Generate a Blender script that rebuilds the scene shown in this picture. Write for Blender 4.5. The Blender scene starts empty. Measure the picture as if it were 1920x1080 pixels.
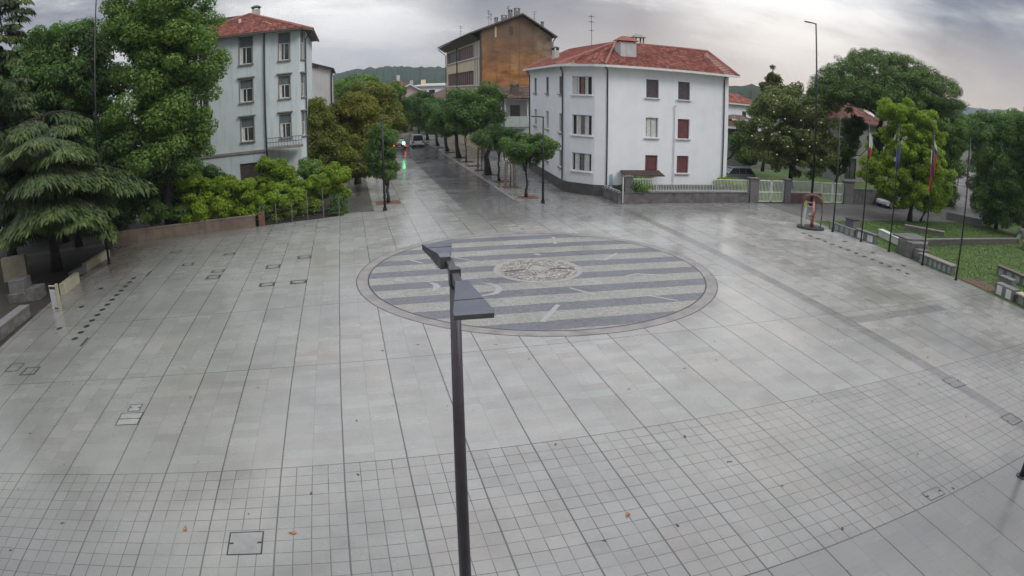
import bpy, math, random
import numpy as np
from mathutils import Vector, Matrix
R = math.radians
random.seed(7)
sc = bpy.context.scene
COL = sc.collection
PI = math.pi

# ------------------------------------------------------------------ camera
# fixed security camera 9 m up; the lens is a wide one with barrel distortion, so a polynomial lens is used
A1, A3, PITCH, ROLL, CX, CY, PHI, H = .7660840, .0431267, .3323475, -.0064538, 928.696, 579.005, .2219159, 9.0
cd = bpy.data.cameras.new('camera')
cam = bpy.data.objects.new('camera', cd); COL.objects.link(cam)
cd.type = 'PANO'; cd.panorama_type = 'FISHEYE_LENS_POLYNOMIAL'
cd.sensor_fit = 'HORIZONTAL'; cd.sensor_width = 36; cd.sensor_height = 20.25; cd.fisheye_fov = PI
cd.fisheye_polynomial_k0 = 0; cd.fisheye_polynomial_k1 = -A1/18; cd.fisheye_polynomial_k2 = 0
cd.fisheye_polynomial_k3 = -A3/18**3; cd.fisheye_polynomial_k4 = 0
cd.shift_x = (960-CX)/1920; cd.shift_y = (CY-540)/1080
cd.clip_start = .05; cd.clip_end = 8000
_rz = Matrix.Rotation(-PHI, 3, 'Z')
_f = _rz @ Vector((0, math.cos(PITCH), -math.sin(PITCH))); _u = _rz @ Vector((0, math.sin(PITCH), math.cos(PITCH))); _r = _rz @ Vector((1, 0, 0))
_c, _s = math.cos(ROLL), math.sin(ROLL)
cam.matrix_world = Matrix((_r*_c+_u*_s, -_r*_s+_u*_c, -_f)).transposed().to_4x4()
cam.location = (0, 0, H)
sc.camera = cam
_M = cam.matrix_world.to_3x3()

def ray(px, py):
    x = (px-CX)/960; y = -(py-CY)/960; r = math.hypot(x, y); th = A1*r+A3*r**3
    k = math.sin(th)/max(r, 1e-9)
    return _M @ Vector((x*k, y*k, -math.cos(th)))
def G(px, py, z=0.0):
    d = ray(px, py); t = (z-H)/d.z
    return Vector((d.x*t, d.y*t, z))
def onv(px, py, v):
    d = ray(px, py); t = v/d.y
    return Vector((d.x*t, v, H+d.z*t))
def at(px, py, dist):
    d = ray(px, py); h = math.hypot(d.x, d.y)
    return Vector((d.x/h*dist, d.y/h*dist, H+d.z/h*dist))

# ------------------------------------------------------------------ materials
def nodes(name):
    m = bpy.data.materials.new(name); m.use_nodes = True
    nt = m.node_tree; return m, nt, nt.nodes['Principled BSDF']
class NT:
    def __init__(s, nt): s.nt = nt
    def val(s, x): return x
    def n(s, t, **k):
        o = s.nt.nodes.new(t)
        for a, b in k.items(): setattr(o, a, b)
        return o
    def set(s, sock, x):
        if isinstance(x, (int, float)): sock.default_value = x
        elif isinstance(x, tuple): sock.default_value = x if len(x) != 3 or sock.type == 'VECTOR' else (*x, 1)
        else: s.nt.links.new(x, sock)
    def m(s, op, a, b=0.0, c=None, clamp=False):
        o = s.n('ShaderNodeMath', operation=op, use_clamp=clamp)
        s.set(o.inputs[0], a); s.set(o.inputs[1], b)
        if c is not None: s.set(o.inputs[2], c)
        return o.outputs[0]
    def mix(s, f, a, b, bt='MIX'):
        o = s.n('ShaderNodeMixRGB', blend_type=bt)
        s.set(o.inputs[0], f); s.set(o.inputs[1], a); s.set(o.inputs[2], b)
        return o.outputs[0]
    def pos(s):
        g = s.n('ShaderNodeNewGeometry'); x = s.n('ShaderNodeSeparateXYZ'); s.nt.links.new(g.outputs['Position'], x.inputs[0])
        return g.outputs['Position'], x.outputs[0], x.outputs[1], x.outputs[2]
    def xyz(s, a, b, c=0.0):
        o = s.n('ShaderNodeCombineXYZ'); s.set(o.inputs[0], a); s.set(o.inputs[1], b); s.set(o.inputs[2], c); return o.outputs[0]
    def noise(s, vec, scale, detail=4, rough=.55):
        o = s.n('ShaderNodeTexNoise'); s.set(o.inputs['Vector'], vec); o.inputs['Scale'].default_value = scale
        o.inputs['Detail'].default_value = detail; o.inputs['Roughness'].default_value = rough
        return o.outputs[0]
    def white(s, vec):
        o = s.n('ShaderNodeTexWhiteNoise'); s.set(o.inputs['Vector'], vec); return o.outputs['Value'], o.outputs['Color']
    def ramp(s, f, stops):
        o = s.n('ShaderNodeValToRGB'); s.set(o.inputs[0], f); cr = o.color_ramp
        while len(cr.elements) < len(stops): cr.elements.new(.5)
        for e, (p, c) in zip(cr.elements, stops): e.position = p; e.color = (*c, 1)
        return o.outputs[0]
    def rng(s, f, a, b, c, d):
        o = s.n('ShaderNodeMapRange'); s.set(o.inputs[0], f)
        for i, x in enumerate((a, b, c, d)): o.inputs[i+1].default_value = x
        return o.outputs[0]
    def bump(s, h, strength, dist=.02):
        o = s.n('ShaderNodeBump'); s.set(o.inputs['Height'], h); o.inputs['Strength'].default_value = strength; o.inputs['Distance'].default_value = dist
        return o.outputs[0]
MATS = {}
def mat(name, c, rough=.6, var=.12, scale=3.0, metal=0.0, spec=.5, bump=0.0, stain=None, emit=None):
    if name in MATS: return MATS[name]
    m, nt, b = nodes(name); t = NT(nt)
    p, x, y, z = t.pos()
    n = t.noise(p, scale, 5)
    lo = tuple(v*(1-var) for v in c); hi = tuple(min(1, v*(1+var)) for v in c)
    col = t.ramp(n, [(.3, lo), (.7, hi)])
    if stain:
        sv = t.noise(t.xyz(t.m('MULTIPLY', x, 2.5), t.m('MULTIPLY', y, 2.5), t.m('MULTIPLY', z, .22)), 1.2, 5)
        col = t.mix(t.rng(sv, .5, .75, 0, stain[1]), col, stain[0])
    t.set(b.inputs['Base Color'], col)
    b.inputs['Roughness'].default_value = rough; b.inputs['Metallic'].default_value = metal; b.inputs['Specular IOR Level'].default_value = spec
    if bump: t.set(b.inputs['Normal'], t.bump(t.noise(p, scale*6, 3), bump))
    if emit: t.set(b.inputs['Emission Color'], (*emit[0], 1)); b.inputs['Emission Strength'].default_value = emit[1]
    MATS[name] = m; return m
def leafmat(name, lo, mid, hi, transl=.4):
    m, nt, b = nodes(name); t = NT(nt)
    a = t.n('ShaderNodeAttribute', attribute_name='tint')
    col = t.ramp(a.outputs['Fac'], [(0, lo), (.5, mid), (1, hi)])
    t.set(b.inputs['Base Color'], col); b.inputs['Roughness'].default_value = .5; b.inputs['Specular IOR Level'].default_value = .3
    tr = t.n('ShaderNodeBsdfTranslucent'); t.set(tr.inputs[0], t.mix(1, col, (1.0, 1.25, .6, 1), 'MULTIPLY'))
    mx = t.n('ShaderNodeMixShader'); mx.inputs[0].default_value = transl
    nt.links.new(b.outputs[0], mx.inputs[1]); nt.links.new(tr.outputs[0], mx.inputs[2])
    nt.links.new(mx.outputs[0], nt.nodes['Material Output'].inputs[0])
    return m
def tilemat(name, c1, c2, c3):
    m, nt, b = nodes(name); t = NT(nt)
    p, x, y, z = t.pos()
    a = t.n('ShaderNodeAttribute', attribute_name='tint')
    n = t.noise(p, .8, 4)
    f = t.m('ADD', t.m('MULTIPLY', a.outputs['Fac'], .6), t.m('MULTIPLY', n, .45))
    col = t.ramp(f, [(.2, c1), (.5, c2), (.85, c3)])
    moss = t.rng(t.noise(p, 1.7, 5), .58, .72, 0, .55)
    col = t.mix(moss, col, (.09, .085, .07))
    t.set(b.inputs['Base Color'], col); b.inputs['Roughness'].default_value = .8; b.inputs['Specular IOR Level'].default_value = .2
    return m
def colmat(name, rough=.6):
    m, nt, b = nodes(name); t = NT(nt)
    a = t.n('ShaderNodeAttribute', attribute_name='col')
    p, x, y, z = t.pos()
    t.set(b.inputs['Base Color'], t.mix(t.rng(t.noise(p, 6), .3, .7, 0, .2), a.outputs['Color'], (.1, .1, .1)))
    b.inputs['Roughness'].default_value = rough
    return m

S, U0, V0 = 1.6446, -10.555, 8.0047
def paving_material():
    m, nt, b = nodes('wet stone paving'); t = NT(nt)
    p, x, y, z = t.pos()
    warp = t.m('MULTIPLY', t.m('SUBTRACT', t.noise(p, .35, 2), .5), .03)
    u = t.m('ADD', t.m('SUBTRACT', x, U0), warp); v = t.m('ADD', t.m('SUBTRACT', y, V0), warp)
    def joint(c, period, half):      # 1 in the joint
        f = t.m('FRACT', t.m('DIVIDE', c, period)); d = t.m('MULTIPLY', t.m('MINIMUM', f, t.m('SUBTRACT', 1.0, f)), period)
        return t.rng(d, half*.6, half*1.4, 1, 0)
    main = joint(u, S, .019)
    far = t.rng(y, 25, 45, 1, .75)
    main = t.m('MULTIPLY', main, far)
    rowline = joint(v, 6.578, .016)
    zoneA = t.m('MULTIPLY', t.m('GREATER_THAN', v, 0.0), t.m('LESS_THAN', v, 6.578))
    zoneC = t.m('LESS_THAN', v, 0.0)
    finecol = t.m('MULTIPLY', joint(u, S/4, .011), zoneA)
    finerow = t.m('MULTIPLY', joint(v, 6.578/15, .011), zoneA)
    midcol = t.m('MULTIPLY', joint(u, S/2, .007), t.m('SUBTRACT', 1.0, zoneA))
    midrow = t.m('MULTIPLY', joint(v, 6.578/15, .006), t.m('SUBTRACT', 1.0, zoneA))
    gap = t.rng(t.noise(p, .9, 3), .33, .56, 0.35, 1)       # joints filled with grout here and there
    fine = t.m('MULTIPLY', t.m('MAXIMUM', finecol, finerow), t.m('MULTIPLY', gap, .85))
    mid = t.m('MULTIPLY', t.m('MAXIMUM', midcol, t.m('MULTIPLY', midrow, .45)), t.m('MULTIPLY', gap, .5))
    lines = t.m('MAXIMUM', t.m('MAXIMUM', t.m('MULTIPLY', main, .9), t.m('MULTIPLY', rowline, .85)), t.m('MAXIMUM', fine, mid))
    edge = t.m('MULTIPLY', t.rng(t.m('ABSOLUTE', v), .012, .03, 1, 0), .9)
    lines = t.m('MAXIMUM', lines, edge)
    # one tone for each slab
    cw = t.m('ADD', t.m('MULTIPLY', zoneA, S/4), t.m('MULTIPLY', t.m('SUBTRACT', 1.0, zoneA), S/2))
    cell = t.xyz(t.m('FLOOR', t.m('DIVIDE', u, cw)), t.m('FLOOR', t.m('DIVIDE', v, 6.578/15)), zoneA)
    wv, wc = t.white(cell)
    strip, _ = t.white(t.xyz(t.m('FLOOR', t.m('DIVIDE', u, S)), t.m('FLOOR', t.m('DIVIDE', v, 6.578/3)), 5.0))
    tone = t.m('ADD', t.m('MULTIPLY', t.m('SUBTRACT', wv, .5), t.rng(zoneA, 0, 1, .13, .11)), t.m('MULTIPLY', t.m('SUBTRACT', strip, .5), .09))
    big = t.noise(p, .11, 5); med = t.noise(p, .7, 6, .62); fin = t.noise(p, 9, 4, .7)
    tone = t.m('ADD', tone, t.m('MULTIPLY', t.m('SUBTRACT', big, .5), .55))
    tone = t.m('ADD', tone, t.m('MULTIPLY', t.m('SUBTRACT', med, .5), .55))
    tone = t.m('ADD', tone, t.m('MULTIPLY', t.m('SUBTRACT', fin, .5), .30))
    base = t.mix(t.m('MULTIPLY', wv, .6), (.318, .316, .306), (.302, .316, .308))
    base = t.mix(t.rng(strip, .7, .95, 0, .4), base, (.318, .298, .275))
    col = t.mix(1, base, t.mix(0, t.xyz(t.m('ADD', tone, 1.0), t.m('ADD', tone, 1.0), t.m('ADD', tone, 1.0)), (1, 1, 1)), 'MULTIPLY')
    # darker walked and soiled area at the right, beyond the darker bands
    soil = t.m('MULTIPLY', t.rng(x, 19.5, 23, 0, 1), t.rng(t.noise(p, .28, 5, .6), .42, .62, 0, .5))
    col = t.mix(soil, col, (.17, .17, .15))
    murky = t.m('MULTIPLY', t.rng(x, 3, -12, 0, 1), t.rng(t.noise(p, .22, 5, .6), .25, .6, .55, 1))     # tree reflections and lens darkening put into the colour
    col = t.mix(t.m('MULTIPLY', murky, .72), col, (.13, .142, .125))
    mud = t.m('MULTIPLY', t.m('MULTIPLY', t.rng(x, -10.5, -15.5, 0, 1), t.rng(y, 30, 41, .25, 1)), t.rng(t.noise(p, .35, 5, .6), .3, .6, .3, 1))   # brown washed out soil by the benches
    mud = t.m('MAXIMUM', mud, t.m('MULTIPLY', t.rng(t.m('ADD', y, t.m('MULTIPLY', t.noise(p, .5, 4), 2)), 45.2, 47.5, 0, .8), t.rng(x, -5, -9, 0, 1)))
    col = t.mix(t.m('MULTIPLY', mud, .85), col, (.085, .066, .046))
    col = t.mix(t.m('MULTIPLY', t.rng(x, 8, 19, 0, .3), t.rng(y, 27, 20, 0, 1)), col, (.15, .148, .138))  # near right paving dimmed in the colour, standing in for lens darkening
    drive = t.m('MULTIPLY', t.m('MULTIPLY', t.rng(x, 8.3, 8.6, 0, 1), t.rng(x, 13.1, 13.3, 1, 0)), t.rng(t.m('ADD', y, t.m('MULTIPLY', t.noise(p, .4, 4), 5)), 46, 57, 0, 1))
    house_refl = t.m('MULTIPLY', t.rng(t.m('ADD', y, t.m('MULTIPLY', t.noise(p, .3, 4), 4)), 42.5, 45.5, 0, 1), t.rng(x, 5, 10, .25, 1))      # darker band before the houses, their reflection put into the colour
    col = t.mix(t.m('MULTIPLY', house_refl, .55), col, (.11, .11, .11))
    col = t.mix(t.m('MULTIPLY', drive, .88), col, (.088, .089, .094))
    col = t.mix(t.m('MULTIPLY', zoneA, .09), col, (.12, .12, .12))
    col = t.mix(t.m('MULTIPLY', zoneC, .42), col, (.19, .20, .195))
    inx = t.m('MULTIPLY', t.m('GREATER_THAN', x, 20.02), t.m('LESS_THAN', x, 20.66))
    iny = t.m('MULTIPLY', t.m('MULTIPLY', t.m('GREATER_THAN', y, 19.75), t.m('LESS_THAN', y, 20.55)), t.m('MULTIPLY', t.m('GREATER_THAN', x, 20.66), t.m('LESS_THAN', x, 28.1)))
    band = t.m('MULTIPLY', t.m('MAXIMUM', inx, iny), t.rng(t.noise(p, .6, 3), .3, .7, .95, .45))
    col = t.mix(band, col, (.15, .15, .155))
    col = t.mix(lines, col, (.048, .048, .048))
    t.set(b.inputs['Base Color'], col)
    wet = t.noise(p, .16, 5, .6); wet2 = t.noise(p, 1.3, 5, .65)
    rough = t.m('ADD', t.rng(wet, .35, .65, .10, .36), t.m('MULTIPLY', t.m('SUBTRACT', wet2, .5), .18))
    rough = t.m('ADD', rough, t.m('MULTIPLY', t.m('SUBTRACT', wv, .5), .10))
    t.set(b.inputs['Roughness'], t.m('MAXIMUM', rough, .1))
    b.inputs['Specular IOR Level'].default_value = .75
    hgt = t.m('SUBTRACT', t.m('MULTIPLY', fin, .25), lines)
    t.set(b.inputs['Normal'], t.bump(hgt, .18, .004))
    return m
def mosaic_material():
    m, nt, b = nodes('cobbled stripes'); t = NT(nt)
    p, x, y, z = t.pos()
    vo = t.n('ShaderNodeTexVoronoi', feature='DISTANCE_TO_EDGE'); t.set(vo.inputs['Vector'], p); vo.inputs['Scale'].default_value = 9
    vc = t.n('ShaderNodeTexVoronoi'); t.set(vc.inputs['Vector'], p); vc.inputs['Scale'].default_value = 9
    yy = t.m('ADD', y, t.m('MULTIPLY', t.m('SUBTRACT', x, 9.0), .029))
    yy = t.m('ADD', yy, t.m('MULTIPLY', t.m('SUBTRACT', t.noise(p, 7, 2), .5), .07))
    f = t.m('FRACT', t.m('DIVIDE', t.m('SUBTRACT', yy, 37.8-.5), 2.12))
    dark = t.rng(f, .467, .477, 1, 0)
    cl = t.n('ShaderNodeSeparateColor'); t.nt.links.new(vc.outputs['Color'], cl.inputs[0])
    var = t.m('ADD', t.m('MULTIPLY', t.m('SUBTRACT', cl.outputs[0], .5), .35), t.m('MULTIPLY', t.m('SUBTRACT', t.noise(p, .5, 4), .5), .35))
    k = t.m('ADD', var, 1.0)
    col = t.mix(dark, (.268, .272, .25), (.135, .138, .158))
    col = t.mix(1, col, t.xyz(k, k, k), 'MULTIPLY')
    col = t.mix(t.rng(vo.outputs['Distance'], 0, .08, .45, 0), col, (.10, .10, .095))
    t.set(b.inputs['Base Color'], col); t.set(b.inputs['Roughness'], t.rng(t.noise(p, .5, 5), .35, .65, .3, .6))
    t.set(b.inputs['Normal'], t.bump(vo.outputs['Distance'], .3, .01))
    return m
def disc_material():
    m, nt, b = nodes('pebbled disc'); t = NT(nt)
    p, x, y, z = t.pos()
    q = t.xyz(t.m('MULTIPLY', x, .75), t.m('MULTIPLY', y, 1.1))
    vo = t.n('ShaderNodeTexVoronoi', feature='DISTANCE_TO_EDGE'); t.set(vo.inputs['Vector'], q); vo.inputs['Scale'].default_value = 6.5
    vc = t.n('ShaderNodeTexVoronoi'); t.set(vc.inputs['Vector'], q); vc.inputs['Scale'].default_value = 6.5
    cl = t.n('ShaderNodeSeparateColor'); t.nt.links.new(vc.outputs['Color'], cl.inputs[0])
    col = t.ramp(cl.outputs[0], [(0, (.15, .14, .13)), (.3, (.29, .275, .25)), (.8, (.37, .355, .325)), (1, (.48, .47, .44))])
    crack = t.rng(t.m('ADD', vo.outputs['Distance'], t.m('MULTIPLY', t.m('SUBTRACT', t.noise(p, 3), .5), .16)), .0, .13, .97, 0)
    col = t.mix(crack, col, (.045, .04, .035))
    t.set(b.inputs['Base Color'], col); b.inputs['Roughness'].default_value = .45
    t.set(b.inputs['Normal'], t.bump(vo.outputs['Distance'], .5, .02))
    return m
def asphalt_material(name, c, r0=.14, r1=.45):
    m, nt, b = nodes(name); t = NT(nt)
    p, x, y, z = t.pos()
    n = t.noise(p, .4, 5); f = t.noise(p, 30, 3)
    k = t.m('ADD', t.m('MULTIPLY', n, .5), t.m('MULTIPLY', f, .35))
    col = t.ramp(k, [(.25, tuple(v*.7 for v in c)), (.65, tuple(v*1.35 for v in c))])
    t.set(b.inputs['Base Color'], col)
    t.set(b.inputs['Roughness'], t.rng(t.noise(p, .25, 5), .35, .65, r0, r1))
    t.set(b.inputs['Normal'], t.bump(f, .06, .006))
    return m
def ground_material(name, a, bb, c, scale=.6):
    m, nt, b = nodes(name); t = NT(nt)
    p, x, y, z = t.pos()
    k = t.m('ADD', t.m('MULTIPLY', t.noise(p, scale, 6), .6), t.m('MULTIPLY', t.noise(p, scale*14, 3), .4))
    t.set(b.inputs['Base Color'], t.ramp(k, [(.35, a), (.5, bb), (.64, c)])); b.inputs['Roughness'].default_value = .85
    t.set(b.inputs['Normal'], t.bump(t.noise(p, scale*20, 4), .6, .05))
    return m
def hill_material(name, lo, hi):
    m, nt, b = nodes(name); t = NT(nt)
    p, x, y, z = t.pos()
    k = t.m('ADD', t.m('MULTIPLY', t.noise(p, .02, 6), .6), t.m('MULTIPLY', t.noise(p, .11, 4), .4))
    t.set(b.inputs['Base Color'], t.ramp(k, [(.38, lo), (.62, hi)])); b.inputs['Roughness'].default_value = .95
    b.inputs['Specular IOR Level'].default_value = .1
    return m
def plaster_orange():
    m, nt, b = nodes('weathered orange plaster'); t = NT(nt)
    p, x, y, z = t.pos()
    col = t.ramp(t.noise(t.xyz(x, y, t.m('MULTIPLY', z, 2.2)), .45, 6, .62), [(.36, (.15, .075, .036)), (.47, (.31, .135, .042)), (.56, (.39, .18, .055)), (.66, (.46, .27, .11))])
    top = t.rng(t.m('ADD', z, t.m('MULTIPLY', t.m('SUBTRACT', t.noise(p, .5, 5), .5), 7)), 11.0, 17.0, 0, .9)
    col = t.mix(top, col, (.16, .11, .075))
    st = t.noise(t.xyz(t.m('MULTIPLY', x, 1.4), 0.0, t.m('MULTIPLY', z, .09)), 1.0, 4)
    col = t.mix(t.rng(st, .53, .64, 0, .8), col, (.12, .07, .045))
    rr = t.m('MULTIPLY', t.rng(x, 26.5, 27.5, 0, 1), t.rng(z, 12.0, 13.0, 0, 1))
    col = t.mix(t.m('MULTIPLY', rr, t.rng(t.noise(p, .8, 4), .4, .55, 0, .6)), col, (.30, .26, .19))
    t.set(b.inputs['Base Color'], col); b.inputs['Roughness'].default_value = .85
    return m

M_white = mat('white plaster', (.77, .80, .84), .8, .04, .7, stain=((.6, .61, .61), .2))
M_greyw = mat('pale grey blue plaster', (.54, .61, .635), .8, .07, .6, stain=((.30, .32, .31), .4))
M_offw = mat('off white plaster', (.52, .52, .50), .8, .07, .6, stain=((.34, .33, .31), .4))
M_plinth = mat('dark stone plinth', (.085, .08, .078), .6, .25, 1.2)
M_orange = plaster_orange()
M_beige = mat('beige plaster', (.60, .51, .36), .8, .1, .8)
M_maroon = mat('dark red paint', (.10, .035, .035), .55, .25, 1.5)
M_glass = mat('dark window glass', (.035, .042, .048), .08, .3, 1.5, spec=.8)
M_wframe = mat('white painted frame', (.62, .62, .60), .5, .08, 4)
M_dframe = mat('dark stained frame', (.07, .06, .055), .5, .2, 4)
M_curtain = mat('white curtain cloth', (.55, .55, .54), .9, .2, 6)
M_shut = mat('faded red shutter', (.22, .085, .085), .6, .2, 3)
M_gshut = mat('grey purple shutter', (.13, .11, .12), .6, .2, 3)
M_stonetrim = mat('grey stone trim', (.22, .215, .20), .7, .2, 3)
M_pipe = mat('dark downpipe', (.055, .058, .062), .45, .2, 3, metal=.3)
M_fascia = mat('white fascia board', (.68, .68, .67), .6, .08, 3)
M_soffit = mat('brown soffit', (.10, .085, .07), .7, .2, 3)
M_tile = tilemat('red roof tiles', (.11, .032, .027), (.185, .056, .042), (.29, .115, .085))
M_tiled = tilemat('brown roof tiles', (.06, .042, .038), (.11, .07, .06), (.17, .115, .095))
M_chim = mat('weathered chimney plaster', (.50, .51, .50), .8, .12, 1.5, stain=((.2, .2, .19), .5))
M_iron = mat('dark anthracite metal', (.072, .068, .086), .42, .15, 3, metal=.15)
M_head = mat('lamp head metal', (.125, .138, .17), .32, .12, 5, metal=.35)
M_black = mat('black metal', (.022, .022, .024), .45, .2, 3, metal=.3)
M_lens = mat('white lamp lens', (.7, .7, .68), .3, .05, 5)
M_rail = mat('white iron railing', (.60, .62, .60), .5, .1, 4)
M_stone = mat('rough grey stone', (.115, .112, .112), .8, .4, 2.2, bump=.6, stain=((.05, .05, .045), .6))
M_wallst = mat('low plaster wall', (.17, .135, .105), .85, .3, 1.0, stain=((.09, .075, .06), .7))
M_wslab = mat('white stone slab', (.55, .58, .55), .5, .1, 2, stain=((.25, .27, .25), .4))
M_yslab = mat('cream stone slab', (.36, .345, .25), .6, .15, 2, stain=((.2, .19, .14), .4))
M_gblock = mat('grey concrete block', (.135, .135, .138), .6, .2, 2)
M_wood = mat('weathered wood', (.20, .185, .165), .7, .25, 3)
M_bark = mat('bark', (.075, .062, .05), .9, .35, 4, bump=.5)
M_barkd = mat('dark wet bark', (.035, .032, .03), .85, .35, 4, bump=.5)
M_soil = mat('red brown bark mulch', (.15, .07, .047), .9, .5, 7, bump=.8)
M_stake = mat('wooden stake', (.20, .165, .12), .8, .25, 5)
M_rust = mat('rusty metal', (.13, .06, .035), .75, .4, 6, bump=.3)
M_redp = mat('red paint', (.27, .075, .05), .5, .25, 5)
M_pink = mat('pale pink paint', (.50, .28, .26), .5, .2, 5)
M_yel = mat('yellow paint', (.40, .37, .09), .5, .1, 5)
M_steel = mat('brushed steel inlay', (.34, .355, .36), .4, .1, 5, metal=.2)
M_mfr = mat('black hatch frame', (.03, .03, .032), .5, .2, 5)
M_slab = mat('hatch stone infill', (.27, .275, .27), .4, .15, 3)
M_ring = mat('grey granite ring', (.235, .225, .22), .45, .3, 1.5, stain=((.13, .12, .12), .5))
M_rim = mat('pale disc rim', (.29, .29, .275), .45, .15, 3)
M_brown = mat('brown bronze strip', (.085, .065, .05), .5, .3, 4)
M_carw = mat('white car paint', (.62, .63, .64), .25, .03, 2)
M_cars = mat('silver blue car paint', (.28, .32, .38), .25, .05, 2, metal=.5)
M_card = mat('dark car paint', (.05, .06, .08), .25, .05, 2, metal=.3)
M_tyre = mat('tyre rubber', (.02, .02, .02), .8, .2, 5)
M_rim2 = mat('wheel rim metal', (.35, .35, .36), .35, .1, 5, metal=.7)
M_brake = mat('lit red lamp', (.4, .02, .02), .4, .05, 5, emit=((1, .05, .035), 5.0))
M_redl = mat('red lamp glass', (.25, .02, .02), .3, .1, 5)
M_green = mat('lit green lamp', (.1, .6, .3), .4, .05, 5, emit=((.08, 1, .35), 13.0))
M_lampw = mat('lit white lamp', (.8, .8, .75), .4, .05, 5, emit=((1, .95, .85), 2.2))
M_bal = mat('pale green balcony panel', (.40, .47, .44), .6, .08, 2, stain=((.2, .22, .2), .4))
M_pan = mat('grey green stone panel', (.25, .30, .28), .6, .2, 2, stain=((.12, .13, .12), .6))
M_fence = mat('grey green fence panel', (.24, .31, .31), .6, .15, 2)
M_mesh = mat('grey wire fence', (.13, .13, .125), .6, .2, 5)
M_pinkw = mat('pink plaster', (.45, .34, .33), .8, .08, .5)
M_col = colmat('dyed flag cloth', .8)
M_flower = mat('white petals', (.55, .54, .46), .6, .1, 5)
M_cone = mat('warm shed wood', (.42, .20, .08), .7, .2, 2)
M_paper = mat('printed paper', (.50, .52, .54), .5, .25, 9)
M_leafg = mat('dead leaf', (.07, .055, .035), .6, .4, 9)
M_leafo = mat('orange leaf', (.36, .16, .07), .6, .3, 9)

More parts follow.
